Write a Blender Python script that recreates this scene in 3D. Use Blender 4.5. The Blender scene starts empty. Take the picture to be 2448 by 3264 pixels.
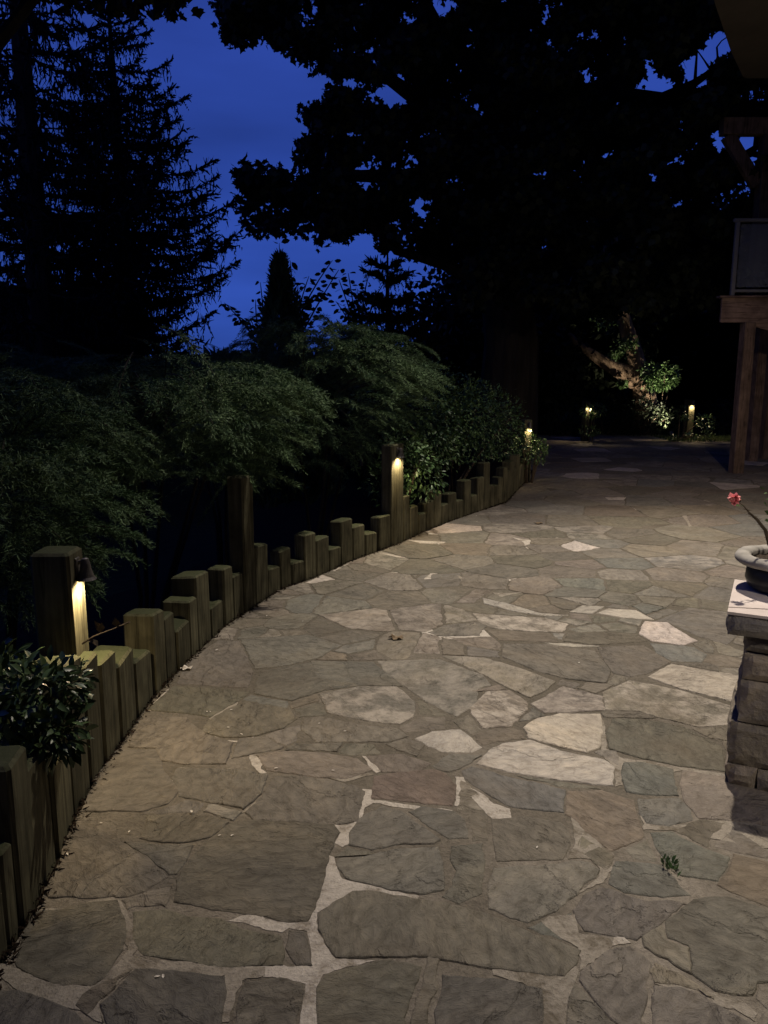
import bpy, math, random
import numpy as np
from mathutils import Vector, Matrix, noise as mnoise
R = math.radians
rng = np.random.default_rng(7)
random.seed(7)
SC = bpy.context.scene
COL = SC.collection

# ------------------------------------------------------------------ camera
W, H, F = 2448.0, 3264.0, 2450.0
CAMZ, PITCH = 1.5, R(10.45)
cd = bpy.data.cameras.new("camera"); cam = bpy.data.objects.new("camera", cd); COL.objects.link(cam)
cam.location = (0, 0, CAMZ); cam.rotation_euler = (math.pi/2 - PITCH, 0, 0)
cd.sensor_fit = 'VERTICAL'; cd.sensor_height = 36.0; cd.sensor_width = 27.0
cd.lens = 36.0*F/H; cd.clip_start = 0.05; cd.clip_end = 2000
SC.camera = cam
cp, sp = math.cos(PITCH), math.sin(PITCH)

def ray(px, py):
    a = (px-W/2)/F; b = -(py-H/2)/F
    return (a, cp+b*sp, -sp+b*cp)
def G(px, py, z=0.0):                # pixel of the photograph -> point on the level z
    d = ray(px, py); t = (z-CAMZ)/d[2]
    return (d[0]*t, d[1]*t, z)
def P(px, py, Y):                    # pixel -> point at the distance Y
    d = ray(px, py); t = Y/d[1]
    return (d[0]*t, Y, CAMZ+d[2]*t)

# ------------------------------------------------------------------ world
SC.view_settings.view_transform = 'Standard'; SC.view_settings.look = 'None'
SC.view_settings.exposure = 0.0; SC.view_settings.gamma = 1.0
wd = bpy.data.worlds.new("World"); SC.world = wd; wd.use_nodes = True
wn = wd.node_tree.nodes; wl = wd.node_tree.links
bg = wn['Background']
sky = wn.new('ShaderNodeTexSky'); sky.sky_type = 'NISHITA'; sky.sun_disc = False
sky.sun_elevation = R(2); sky.sun_rotation = R(200); sky.air_density = 1.3; sky.dust_density = 0.2; sky.ozone_density = 7.0   # last light, the sun behind the house
tint = wn.new('ShaderNodeMix'); tint.data_type = 'RGBA'; tint.blend_type = 'MULTIPLY'; tint.inputs[0].default_value = 1.0
SKY_TINT = (11.0, 1.85, 2.42, 1)
tint.inputs[7].default_value = SKY_TINT
tc = wn.new('ShaderNodeTexCoord'); mp = wn.new('ShaderNodeMapping'); mp.inputs['Scale'].default_value = (1.2, 1.2, 5.0)
nz = wn.new('ShaderNodeTexNoise'); nz.inputs['Scale'].default_value = 1.6; nz.inputs['Detail'].default_value = 4
cr = wn.new('ShaderNodeMapRange'); cr.inputs[1].default_value = 0.3; cr.inputs[2].default_value = 0.7
cr.inputs[3].default_value = 0.74; cr.inputs[4].default_value = 1.26
mul = wn.new('ShaderNodeVectorMath'); mul.operation = 'SCALE'
wl.new(sky.outputs[0], tint.inputs[6]); wl.new(tc.outputs['Generated'], mp.inputs[0]); wl.new(mp.outputs[0], nz.inputs['Vector'])
wl.new(nz.outputs[0], cr.inputs[0]); wl.new(tint.outputs[2], mul.inputs[0]); wl.new(cr.outputs[0], mul.inputs['Scale'])
wl.new(mul.outputs[0], bg.inputs[0]); bg.inputs[1].default_value = 0.15
svm = wn.new('ShaderNodeVectorMath'); svm.operation = 'MULTIPLY_ADD'; svm.inputs[1].default_value = (1,1,.55); svm.inputs[2].default_value = (0,0,.34)
wl.new(tc.outputs['Generated'], svm.inputs[0]); wl.new(svm.outputs[0], sky.inputs[0])
SC.cycles.max_bounces = 5; SC.cycles.diffuse_bounces = 3; SC.cycles.glossy_bounces = 2
SC.cycles.transmission_bounces = 4; SC.cycles.transparent_max_bounces = 6
SC.cycles.sample_clamp_indirect = 3.0

# ------------------------------------------------------------------ helpers
def link(o, parent=None):
    COL.objects.link(o)
    if parent is not None:
        o.parent = parent
        o.matrix_parent_inverse = Matrix.Translation(parent.location).inverted() if False else Matrix.Identity(4)
    return o
def tag(o, label=None, cat=None, group=None, kind=None):
    if label: o['label'] = label
    if cat: o['category'] = cat
    if group: o['group'] = group
    if kind: o['kind'] = kind
    return o
def empty(name, label, cat, loc=(0,0,0), rz=0, group=None):
    o = bpy.data.objects.new(name, None); o.empty_display_size = 0.1; COL.objects.link(o)
    o.location = loc; o.rotation_euler = (0,0,rz)
    return tag(o, label, cat, group)

class MB:
    """collects shapes; build() links them as ONE mesh object"""
    def __init__(s): s.v=[]; s.f=[]; s.c=[]; s.m=[]; s.cur=(1,1,1,1); s.mi=0
    def add(s, vs, fs):
        n=len(s.v); s.v += [tuple(v) for v in vs]
        for f in fs: s.f.append([n+i for i in f]); s.c.append(s.cur); s.m.append(s.mi)
    def box(s, c, size, rz=0, tilt=None, bev=0.0):
        hx,hy,hz = size[0]/2,size[1]/2,size[2]/2
        ca,sa = math.cos(rz),math.sin(rz)
        b=min(bev,hx*.9,hy*.9,hz*.9)
        if b<=0:
            vs=[(sx*hx,sy*hy,sz*hz) for sz in(-1,1) for sx,sy in((-1,-1),(1,-1),(1,1),(-1,1))]
            fs=[(3,2,1,0),(4,5,6,7),(0,1,5,4),(1,2,6,5),(2,3,7,6),(3,0,4,7)]
        else:
            vs=[];fs=[]
            def ring(ox,oy,z):
                n=len(vs)
                x,y=hx-ox,hy-oy
                q=[(-x+b,-y),(x-b,-y),(x,-y+b),(x,y-b),(x-b,y),(-x+b,y),(-x,y-b),(-x,-y+b)]
                vs.extend([(u,w,z) for u,w in q]); return n
            r0=ring(b,b,-hz); r1=ring(0,0,-hz+b); r2=ring(0,0,hz-b); r3=ring(b,b,hz)
            for A,B in((r0,r1),(r1,r2),(r2,r3)):
                for i in range(8): fs.append((A+i,A+(i+1)%8,B+(i+1)%8,B+i))
            fs.append(tuple(r0+7-i for i in range(8))); fs.append(tuple(r3+i for i in range(8)))
        out=[]
        for x,y,z in vs:
            if tilt: x+=tilt[0]*(z+hz); y+=tilt[1]*(z+hz)
            out.append((c[0]+x*ca-y*sa, c[1]+x*sa+y*ca, c[2]+z))
        s.add(out,fs)
    def tube(s, pts, rad, n=8, cap=True):
        pts=[Vector(p) for p in pts]
        if not hasattr(rad,'__len__'): rad=[rad]*len(pts)
        vs=[];prev=None
        for i,p in enumerate(pts):
            d=(pts[min(i+1,len(pts)-1)]-pts[max(i-1,0)])
            if d.length<1e-9: d=Vector((0,0,1))
            d.normalize()
            if prev is None:
                u=d.orthogonal().normalized()
            else:
                u=(prev-d*prev.dot(d))
                u = u.normalized() if u.length>1e-6 else d.orthogonal().normalized()
            prev=u; w=d.cross(u)
            for k in range(n):
                a=2*math.pi*k/n
                vs.append(p+(u*math.cos(a)+w*math.sin(a))*rad[i])
        fs=[]
        for i in range(len(pts)-1):
            for k in range(n):
                fs.append((i*n+k,i*n+(k+1)%n,(i+1)*n+(k+1)%n,(i+1)*n+k))
        if cap:
            fs.append(tuple(range(n-1,-1,-1))); fs.append(tuple((len(pts)-1)*n+k for k in range(n)))
        s.add(vs,fs)
    def lathe(s, prof, n=32, c=(0,0,0), close=False):
        vs=[];fs=[]
        for r,z in prof:
            for k in range(n):
                a=2*math.pi*k/n; vs.append((c[0]+r*math.cos(a),c[1]+r*math.sin(a),c[2]+z))
        m=len(prof)
        for i in range(m-1 if not close else m):
            j=(i+1)%m
            for k in range(n): fs.append((i*n+k,i*n+(k+1)%n,j*n+(k+1)%n,j*n+k))
        s.add(vs,fs)
    def build(s, name, mat, parent=None, smooth=False):
        me=bpy.data.meshes.new(name); me.from_pydata(s.v,[],s.f)
        mats = mat if isinstance(mat,(list,tuple)) else [mat]
        for m in mats: me.materials.append(m)
        if len(mats)>1: me.polygons.foreach_set('material_index', s.m)
        if len(set(s.c))>1 or (s.c and s.c[0]!=(1,1,1,1)):
            ca=me.color_attributes.new('col','FLOAT_COLOR','CORNER')
            arr=np.repeat(np.array(s.c,dtype=np.float32),[len(f) for f in s.f],axis=0)
            ca.data.foreach_set('color',arr.ravel())
        if smooth: me.polygons.foreach_set('use_smooth',[True]*len(me.polygons))
        me.update()
        o=bpy.data.objects.new(name,me); COL.objects.link(o)
        if parent is not None: o.parent=parent
        return o

def np_mesh(name, V, Fc, mat, parent=None, extra=None, smooth=False):
    """V (n,3) array, Fc (m,k) array of same-size polygons; extra = MB merged in"""
    V=np.asarray(V,dtype=np.float32); Fc=np.asarray(Fc,dtype=np.int32)
    me=bpy.data.meshes.new(name)
    m,k=Fc.shape
    me.vertices.add(len(V)); me.vertices.foreach_set('co',V.ravel())
    me.loops.add(m*k); me.loops.foreach_set('vertex_index',Fc.ravel())
    me.polygons.add(m); me.polygons.foreach_set('loop_start',np.arange(0,m*k,k,dtype=np.int32))
    try: me.polygons.foreach_set('loop_total',np.full(m,k,dtype=np.int32))
    except Exception: pass
    me.materials.append(mat)
    if smooth: me.polygons.foreach_set('use_smooth',[True]*m)
    me.update(calc_edges=True); me.validate()
    o=bpy.data.objects.new(name,me); COL.objects.link(o)
    if parent is not None: o.parent=parent
    return o

def unit(a): return a/np.maximum(np.linalg.norm(a,axis=-1,keepdims=True),1e-9)
def frames(D, roll=None, up=None):
    """frame with x axis along D (leaf axis); random roll"""
    D=unit(np.asarray(D,float)); n=len(D)
    ref=np.tile([0,0,1.0],(n,1)); ref[np.abs(D[:,2])>.95]=[1,0,0]
    Y=unit(np.cross(ref,D)); Z=np.cross(D,Y)
    if roll is None: roll=rng.uniform(0,2*np.pi,n)
    c,s=np.cos(roll)[:,None],np.sin(roll)[:,None]
    Y2=Y*c+Z*s; Z2=-Y*s+Z*c
    return np.stack([D,Y2,Z2],axis=2)      # columns
def scatter(T, Fc, pos, Rm, S):
    T=np.asarray(T,float); Fc=np.asarray(Fc,int); n=len(pos)
    S=np.broadcast_to(np.asarray(S,float).reshape(n,-1),(n,3)) if np.ndim(S)>0 else np.full((n,3),S)
    V=np.einsum('nij,nkj->nki',Rm,T[None]*S[:,None,:])+np.asarray(pos)[:,None,:]
    k=len(T); FF=(Fc[None]+(np.arange(n)*k)[:,None,None])
    return V.reshape(-1,3), FF.reshape(-1,Fc.shape[1])
class NB:
    """numpy collector of quads"""
    def __init__(s): s.V=[];s.F=[];s.n=0
    def add(s,V,Fc):
        s.V.append(V); s.F.append(Fc+s.n); s.n+=len(V)
    def addMB(s,mb):
        fs=[f for f in mb.f if len(f)==4]
        if fs: s.add(np.array(mb.v,float),np.array(fs))
    def build(s,name,mat,parent=None): return np_mesh(name,np.concatenate(s.V),np.concatenate(s.F),mat,parent)
# leaf templates (axis x, unit length), all quads
LEAF=np.array([(0,0,0),(.35,.26,.05),(1,0,-.08),(.35,-.26,.05),(.35,0,0)])
LEAF_F=[(0,4,2,1),(0,3,2,4)]
LEAF6=np.array([(0,0,0),(.25,.17,.03),(.65,.19,.02),(1,0,-.1),(.65,-.19,.02),(.25,-.17,.03),(.25,0,-.02),(.65,0,-.04)])
LEAF6_F=[(0,6,1,1),(6,7,2,1),(7,3,2,2),(0,5,6,6),(5,4,7,6),(4,3,7,7)]
LEAF6_F=[(6,7,2,1),(5,4,7,6)]; 
LEAF6Q=np.array([(0,0,0),(.3,.18,.04),(.3,0,0),(.3,-.18,.04),(.7,.17,.02),(.7,0,-.03),(.7,-.17,.02),(1,0.01,-.1),(1,-.01,-.1),(0,.01,0),(1,0,-.1)])
LEAF6Q_F=[(0,2,1,9),(0,3,2,9),(2,5,4,1),(3,6,5,2),(5,10,7,4),(6,8,10,5)]
MAPLE=np.array([(0,0,0),(.12,.38,0),(.02,.5,.0),(.35,.30,.02),(.45,.55,0),(.62,.22,.02),(1,0,-.05),(.62,-.22,.02),(.45,-.55,0),(.35,-.30,.02),(.02,-.5,0),(.12,-.38,0),(.3,0,0)])
MAPLE_F=[(0,12,3,1),(1,3,2,1+0),(12,5,4,3),(12,7,6,5),(12,9,8,7),(0,11,9,12)]
MAPLE_F=[(0,12,3,1),(12,5,4,3),(12,7,6,5),(12,9,8,7),(0,11,9,12)]
NEEDLE=np.array([(0,.5,0),(0,-.5,0),(1,-.12,0),(1,.12,0)]); NEEDLE_F=[(0,1,2,3)]

# ------------------------------------------------------------------ materials
def newmat(name, rough=.8, spec=.3):
    m=bpy.data.materials.new(name); m.use_nodes=True
    b=m.node_tree.nodes['Principled BSDF']; b.inputs['Roughness'].default_value=rough
    b.inputs['Specular IOR Level'].default_value=spec
    return m,m.node_tree.nodes,m.node_tree.links,b
def N(nodes,t,**kw):
    n=nodes.new(t)
    for k,v in kw.items():
        if k.startswith('i_'): n.inputs[k[2:].replace('_',' ')].default_value=v
        else: setattr(n,k,v)
    return n
def ramp(nodes,stops):
    r=nodes.new('ShaderNodeValToRGB'); e=r.color_ramp.elements
    while len(e)<len(stops): e.new(.5)
    for i,(p,c) in enumerate(stops): e[i].position=p; e[i].color=(*c,1) if len(c)==3 else c
    return r
def coords(nodes,links,scale=(1,1,1),kind='Object'):
    t=nodes.new('ShaderNodeTexCoord'); m=nodes.new('ShaderNodeMapping'); m.inputs['Scale'].default_value=scale
    links.new(t.outputs[kind],m.inputs[0]); return m.outputs[0]
def noise(nodes,links,vec,scale,detail=5,rough=.55,dist=0):
    n=nodes.new('ShaderNodeTexNoise'); n.inputs['Scale'].default_value=scale; n.inputs['Detail'].default_value=detail
    n.inputs['Roughness'].default_value=rough; n.inputs['Distortion'].default_value=dist
    if vec is not None: links.new(vec,n.inputs['Vector'])
    return n.outputs[0]
def mix(nodes,links,a,b,f,mode='MIX'):
    m=nodes.new('ShaderNodeMix'); m.data_type='RGBA'; m.blend_type=mode
    for s,v in((0,f),(6,a),(7,b)):
        if isinstance(v,(int,float)): m.inputs[s].default_value=v
        elif isinstance(v,tuple): m.inputs[s].default_value=(*v,1) if len(v)==3 else v
        else: links.new(v,m.inputs[s])
    return m.outputs[2]
def bump(nodes,links,h,b,strength=.5,dist=.01,prev=None):
    n=nodes.new('ShaderNodeBump'); n.inputs['Strength'].default_value=strength; n.inputs['Distance'].default_value=dist
    links.new(h,n.inputs['Height'])
    if prev is not None: links.new(prev,n.inputs['Normal'])
    links.new(n.outputs[0],b.inputs['Normal']); return n.outputs[0]

def simple(name,c1,c2,scale=8,rough=.8,spec=.3,bs=.3,bd=.005,stretch=(1,1,1)):
    m,nd,lk,b=newmat(name,rough,spec)
    v=coords(nd,lk,stretch); n=noise(nd,lk,v,scale,6)
    r=ramp(nd,[(.3,c1),(.7,c2)]); lk.new(n,r.inputs[0]); lk.new(r.outputs[0],b.inputs['Base Color'])
    n2=noise(nd,lk,v,scale*4,4); bump(nd,lk,n2,b,bs,bd)
    return m
def foliage(name,c1,c2,scale=6,rough=.55,spec=.3):
    m,nd,lk,b=newmat(name,rough,spec)
    v=coords(nd,lk); n=noise(nd,lk,v,scale,2)
    g=nd.new('ShaderNodeNewGeometry')
    r=ramp(nd,[(.35,c1),(.65,c2)]); lk.new(n,r.inputs[0])
    hs=nd.new('ShaderNodeHueSaturation'); lk.new(r.outputs[0],hs.inputs['Color'])
    mr=nd.new('ShaderNodeMapRange'); mr.inputs[3].default_value=.55; mr.inputs[4].default_value=1.45
    lk.new(g.outputs['Random Per Island'],mr.inputs[0]); lk.new(mr.outputs[0],hs.inputs['Value'])
    lk.new(hs.outputs[0],b.inputs['Base Color'])
    return m

# flagstone: colour attribute rgb = stone colour, alpha = pale mottling
m,nd,lk,b=newmat('flagstone',.72,.22); M_STONE=m
at=nd.new('ShaderNodeAttribute'); at.attribute_name='col'
v=coords(nd,lk)
vm=nd.new('ShaderNodeVectorMath'); vm.operation='MULTIPLY_ADD'; vm.inputs[1].default_value=(40,40,40)
lk.new(at.outputs['Color'],vm.inputs[0]); lk.new(v,vm.inputs[2])          # every stone its own grain
vs=vm.outputs[0]
sc_=nd.new('ShaderNodeSeparateColor'); lk.new(at.outputs['Color'],sc_.inputs[0])
ang=nd.new('ShaderNodeMath'); ang.operation='MULTIPLY'; ang.inputs[1].default_value=330; lk.new(sc_.outputs[0],ang.inputs[0])
vr=nd.new('ShaderNodeVectorRotate'); vr.rotation_type='Z_AXIS'; lk.new(vs,vr.inputs['Vector']); lk.new(ang.outputs[0],vr.inputs['Angle'])
ms=nd.new('ShaderNodeMapping'); ms.inputs['Scale'].default_value=(1,1.5,1); lk.new(vr.outputs[0],ms.inputs[0]); vst=ms.outputs[0]
n1=noise(nd,lk,vst,2.2,7,.64,.9); n2=noise(nd,lk,vst,20,6,.72,.6); n3=noise(nd,lk,vs,160,2,.5)
r1=ramp(nd,[(.30,(.74,.74,.75)),(.5,(1,1,1)),(.72,(1.25,1.21,1.14))]); lk.new(n1,r1.inputs[0])
r2=ramp(nd,[(.30,(.62,.60,.57)),(.5,(1,1,1)),(.72,(1.34,1.32,1.28))]); lk.new(n2,r2.inputs[0])
c=mix(nd,lk,at.outputs['Color'],r1.outputs[0],1.0,'MULTIPLY'); c=mix(nd,lk,c,r2.outputs[0],1.0,'MULTIPLY')
n4=noise(nd,lk,vs,9,7,.72,.3); r4=ramp(nd,[(.44,(0,0,0)),(.60,(1,1,1))]); lk.new(n4,r4.inputs[0])
mm=nd.new('ShaderNodeMath'); mm.operation='MULTIPLY'; lk.new(r4.outputs[0],mm.inputs[0]); lk.new(at.outputs['Alpha'],mm.inputs[1])
c=mix(nd,lk,c,(.46,.41,.34),mm.outputs[0])
# brown soil stains near the border
n5=noise(nd,lk,v,1.1,6,.65); r5=ramp(nd,[(.50,(0,0,0)),(.72,(.55,.55,.55))]); lk.new(n5,r5.inputs[0])
c=mix(nd,lk,c,(.115,.088,.058),r5.outputs[0])
lk.new(c,b.inputs['Base Color'])
# cleft layers
n6=noise(nd,lk,vst,1.3,7,.62,.8)
st=nd.new('ShaderNodeMath'); st.operation='MULTIPLY'; st.inputs[1].default_value=4.5; lk.new(n6,st.inputs[0])
fr=nd.new('ShaderNodeMath'); fr.operation='FLOOR'; lk.new(st.outputs[0],fr.inputs[0])
fc=nd.new('ShaderNodeMath'); fc.operation='FRACT'; lk.new(st.outputs[0],fc.inputs[0])
sm=ramp(nd,[(.0,(0,0,0)),(.10,(1,1,1))]); lk.new(fc.outputs[0],sm.inputs[0])
ad=nd.new('ShaderNodeMath'); ad.operation='ADD'; lk.new(fr.outputs[0],ad.inputs[0]); lk.new(sm.outputs[0],ad.inputs[1])
p0=bump(nd,lk,ad.outputs[0],b,1.0,.006)
p0=bump(nd,lk,n1,b,1.0,.03,p0); p0=bump(nd,lk,n2,b,1.0,.014,p0); bump(nd,lk,n3,b,.5,.0009,p0)

# mortar
m,nd,lk,b=newmat('mortar',.9,.15); M_MORTAR=m
v=coords(nd,lk); n1=noise(nd,lk,v,2.0,6,.6); n2=noise(nd,lk,v,60,5,.7); n3=noise(nd,lk,v,.55,3,.5)
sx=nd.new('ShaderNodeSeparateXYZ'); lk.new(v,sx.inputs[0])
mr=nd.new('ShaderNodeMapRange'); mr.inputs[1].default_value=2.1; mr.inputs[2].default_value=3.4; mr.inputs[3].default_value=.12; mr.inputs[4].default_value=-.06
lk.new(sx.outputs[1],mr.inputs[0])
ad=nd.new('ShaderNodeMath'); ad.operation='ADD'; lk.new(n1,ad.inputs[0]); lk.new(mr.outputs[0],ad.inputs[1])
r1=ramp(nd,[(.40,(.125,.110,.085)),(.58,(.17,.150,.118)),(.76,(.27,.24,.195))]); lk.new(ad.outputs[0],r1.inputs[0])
r2=ramp(nd,[(.3,(.72,.72,.72)),(.7,(1.18,1.18,1.18))]); lk.new(n2,r2.inputs[0])
c=mix(nd,lk,r1.outputs[0],r2.outputs[0],1.0,'MULTIPLY'); lk.new(c,b.inputs['Base Color'])
p0=bump(nd,lk,n2,b,1.0,.010); n4=noise(nd,lk,v,14,6,.65,.5); bump(nd,lk,n4,b,.9,.02,p0)

m,nd,lk,b=newmat('pale_mortar',.9,.15); M_MORTP=m
at=nd.new('ShaderNodeAttribute'); at.attribute_name='col'
v=coords(nd,lk); n1=noise(nd,lk,v,9,7,.7,.3); n2=noise(nd,lk,v,70,5,.7)
r1=ramp(nd,[(.34,(.42,.39,.34)),(.50,(1,1,1)),(.75,(1.15,1.15,1.15))]); lk.new(n1,r1.inputs[0])
r2=ramp(nd,[(.3,(.75,.74,.72)),(.7,(1.15,1.15,1.15))]); lk.new(n2,r2.inputs[0])
c=mix(nd,lk,at.outputs['Color'],r1.outputs[0],1.0,'MULTIPLY'); c=mix(nd,lk,c,r2.outputs[0],1.0,'MULTIPLY'); lk.new(c,b.inputs['Base Color'])
p0=bump(nd,lk,n2,b,1.0,.008); bump(nd,lk,n1,b,.8,.02,p0)

def woodmat(name,c1,c2,moss=None,axis='z'):
    m,nd,lk,b=newmat(name,.85,.15)
    sc={'z':(1,1,.05),'x':(.05,1,1),'y':(1,.05,1)}[axis]
    t=nd.new('ShaderNodeTexCoord'); oi=nd.new('ShaderNodeObjectInfo')
    mp_=nd.new('ShaderNodeMapping'); mp_.inputs['Scale'].default_value=sc
    lk.new(t.outputs['Object'],mp_.inputs[0])
    vm=nd.new('ShaderNodeVectorMath'); vm.operation='ADD'; lk.new(mp_.outputs[0],vm.inputs[0])
    cb=nd.new('ShaderNodeVectorMath'); cb.operation='SCALE'; cb.inputs['Scale'].default_value=50; lk.new(oi.outputs['Random'],cb.inputs[0]); lk.new(cb.outputs[0],vm.inputs[1])
    n1=noise(nd,lk,vm.outputs[0],45,6,.65,.4); n2=noise(nd,lk,t.outputs['Object'],5,5,.6)
    r=ramp(nd,[(.3,c1),(.7,c2)]); lk.new(n1,r.inputs[0])
    r2=ramp(nd,[(.3,(.5,.5,.5)),(.7,(1.25,1.25,1.25))]); lk.new(n2,r2.inputs[0])
    c=mix(nd,lk,r.outputs[0],r2.outputs[0],1.0,'MULTIPLY')
    n3=noise(nd,lk,vm.outputs[0],17,3,.5,.2); r3=ramp(nd,[(.47,(1,1,1)),(.495,(.35,.33,.30)),(.52,(1,1,1))]); lk.new(n3,r3.inputs[0])
    c=mix(nd,lk,c,r3.outputs[0],.8,'MULTIPLY')
    if moss:
        g=nd.new('ShaderNodeNewGeometry'); s=nd.new('ShaderNodeSeparateXYZ'); lk.new(g.outputs['Normal'],s.inputs[0])
        rr=ramp(nd,[(.5,(0,0,0)),(.9,(.85,.85,.85))]); lk.new(s.outputs[2],rr.inputs[0])
        c=mix(nd,lk,c,moss,rr.outputs[0])
    hs=nd.new('ShaderNodeHueSaturation'); mr=nd.new('ShaderNodeMapRange'); mr.inputs[3].default_value=.72; mr.inputs[4].default_value=1.2
    lk.new(oi.outputs['Random'],mr.inputs[0]); lk.new(mr.outputs[0],hs.inputs['Value']); lk.new(c,hs.inputs['Color'])
    lk.new(hs.outputs[0],b.inputs['Base Color'])
    bump(nd,lk,n1,b,.7,.004); return m
M_TIMBER=woodmat('weathered_timber',(.070,.066,.040),(.168,.158,.098),moss=(.040,.048,.020))
M_DECKW=woodmat('stained_deck_wood',(.14,.095,.068),(.22,.155,.115))
M_DECKX=woodmat('stained_fascia_wood',(.22,.15,.11),(.32,.225,.165),axis='x')
M_RAIL=simple('painted_rail',(.16,.16,.15),(.2,.2,.19),6,.5,.4)
M_STUCCO=simple('soffit_stucco',(.17,.15,.12),(.22,.195,.155),3,.9,.1)
M_WALL=simple('house_wall',(.22,.19,.15),(.3,.26,.2),2,.9,.1)
M_METAL=simple('dark_bronze',(.06,.055,.05),(.10,.09,.08),20,.45,.5)
M_CONC=simple('cast_concrete',(.26,.25,.22),(.40,.38,.34),14,.9,.15,.6,.004)
M_GLAZE=simple('dark_glazed_clay',(.018,.02,.022),(.035,.038,.04),10,.4,.4)
M_SOIL=simple('potting_soil',(.05,.04,.03),(.10,.08,.06),40,.95,.1,1,.02)
M_MULCH=simple('bark_mulch',(.014,.010,.007),(.042,.027,.017),30,.95,.1,1,.03)
M_GRASSG=simple('far_ground',(.02,.025,.012),(.04,.045,.02),5,.95,.1,1,.03)
M_BARK=simple('dark_bark',(.03,.026,.02),(.065,.055,.042),8,.9,.1,1,.03,(1,1,.2))
M_BARKL=simple('pale_bark',(.17,.12,.08),(.34,.25,.17),7,.9,.1,1,.05,(1,1,.15))
M_LIME=None
m,nd,lk,b=newmat('sawn_limestone',.8,.2); M_LIME=m
v=coords(nd,lk); n1=noise(nd,lk,v,6,5,.6); n2=noise(nd,lk,v,90,3,.6)
r=ramp(nd,[(.3,(.50,.44,.40)),(.7,(.64,.57,.52))]); lk.new(n1,r.inputs[0]); lk.new(r.outputs[0],b.inputs['Base Color'])
bump(nd,lk,n2,b,.3,.001)
m,nd,lk,b=newmat('rough_ledgestone',.85,.2); M_LEDGE=m
at=nd.new('ShaderNodeAttribute'); at.attribute_name='col'
v=coords(nd,lk); n1=noise(nd,lk,v,7,7,.65,.4); n2=noise(nd,lk,v,40,5,.7)
r=ramp(nd,[(.3,(.6,.6,.62)),(.7,(1.35,1.3,1.2))]); lk.new(n1,r.inputs[0])
c=mix(nd,lk,at.outputs['Color'],r.outputs[0],1.0,'MULTIPLY'); lk.new(c,b.inputs['Base Color'])
p0=bump(nd,lk,n1,b,1,.03); bump(nd,lk,n2,b,.8,.008,p0)
M_JUNI=foliage('juniper_green',(.055,.105,.045),(.135,.205,.095),3.0,.65,.2)
M_HEDGE=foliage('hedge_green',(.04,.085,.032),(.10,.18,.06),3.0,.45,.4)
M_SHRUB=foliage('glossy_leaf',(.035,.062,.026),(.075,.12,.045),5,.36,.35)
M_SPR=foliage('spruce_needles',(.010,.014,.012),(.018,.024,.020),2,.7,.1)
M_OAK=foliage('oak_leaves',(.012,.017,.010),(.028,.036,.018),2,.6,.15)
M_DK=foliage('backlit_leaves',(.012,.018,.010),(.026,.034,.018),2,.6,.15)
M_CYP=foliage('cypress_green',(.045,.08,.03),(.09,.14,.055),3,.6,.2)
M_LITL=foliage('ivy_leaves',(.05,.10,.03),(.11,.19,.07),6,.4,.4)
M_GRS=foliage('grass_green',(.06,.09,.03),(.12,.16,.05),6,.6,.2)
M_TWIG=simple('brown_twig',(.06,.045,.03),(.11,.085,.06),30,.8,.2)
M_PINK=simple('pink_petal',(.70,.17,.18),(.85,.32,.32),40,.5,.3)
M_PETAL=simple('pale_petal',(.5,.46,.4),(.68,.64,.56),40,.6,.3)
M_DRY=simple('dry_leaf',(.12,.085,.05),(.24,.18,.11),60,.7,.2)
m,nd,lk,b=newmat('tinted_glass',.08,.5); M_GLASS=m
b.inputs['Base Color'].default_value=(.55,.62,.68,1); b.inputs['Transmission Weight'].default_value=.85; b.inputs['IOR'].default_value=1.45
def emis(name,col,s):
    m=bpy.data.materials.new(name); m.use_nodes=True; nd=m.node_tree.nodes
    b=nd['Principled BSDF']; b.inputs['Emission Color'].default_value=(*col,1); b.inputs['Emission Strength'].default_value=s
    b.inputs['Base Color'].default_value=(.8,.8,.8,1); return m
M_BULB=emis('warm_lamp_glow',(1,.80,.5),30)
M_FLOOD=emis('flood_lens',(1,.84,.66),30)
def lamp(name,loc,power,color,rad=.03,typ='POINT',rot=None,size=None,blend=.5,parent=None):
    l=bpy.data.lights.new(name,typ); l.energy=power; l.color=color; l.shadow_soft_size=rad
    if typ=='SPOT': l.spot_size=size; l.spot_blend=blend
    o=bpy.data.objects.new(name,l); COL.objects.link(o); o.location=loc
    if rot is not None: o.rotation_euler=rot
    if parent is not None: o.parent=parent
    return o
def aim(src,dst): return (Vector(dst)-Vector(src)).to_track_quat('-Z','Y').to_euler()

# ------------------------------------------------------------------ ground
EDGE_PX=[(0,3085),(54,2998),(120,2890),(199,2721),(247,2593),(310,2480),(381,2382),(453,2274),(501,2213),(562,2147),(622,2087),
 (718,1996),(791,1948),(857,1903),(907,1874),(1000,1843),(1115,1790),(1207,1757),(1270,1734),(1357,1693),(1434,1662),(1501,1638),
 (1569,1616),(1617,1599),(1646,1566),(1675,1537),(1700,1500)]
EDGE=[Vector(G(x,y)[:2]) for x,y in EDGE_PX]
EDGE=[EDGE[0]+(EDGE[0]-EDGE[1])*k for k in (14,8,3.5)]+EDGE+[Vector((2.2,13.0)),Vector((2.0,15.0)),Vector((1.9,17.6))]
def edge_x(y):
    for a,b_ in zip(EDGE[:-1],EDGE[1:]):
        if a.y<=y<=b_.y: return a.x+(b_.x-a.x)*(y-a.y)/max(b_.y-a.y,1e-6)
    return EDGE[0].x if y<EDGE[0].y else 1.9
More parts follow.
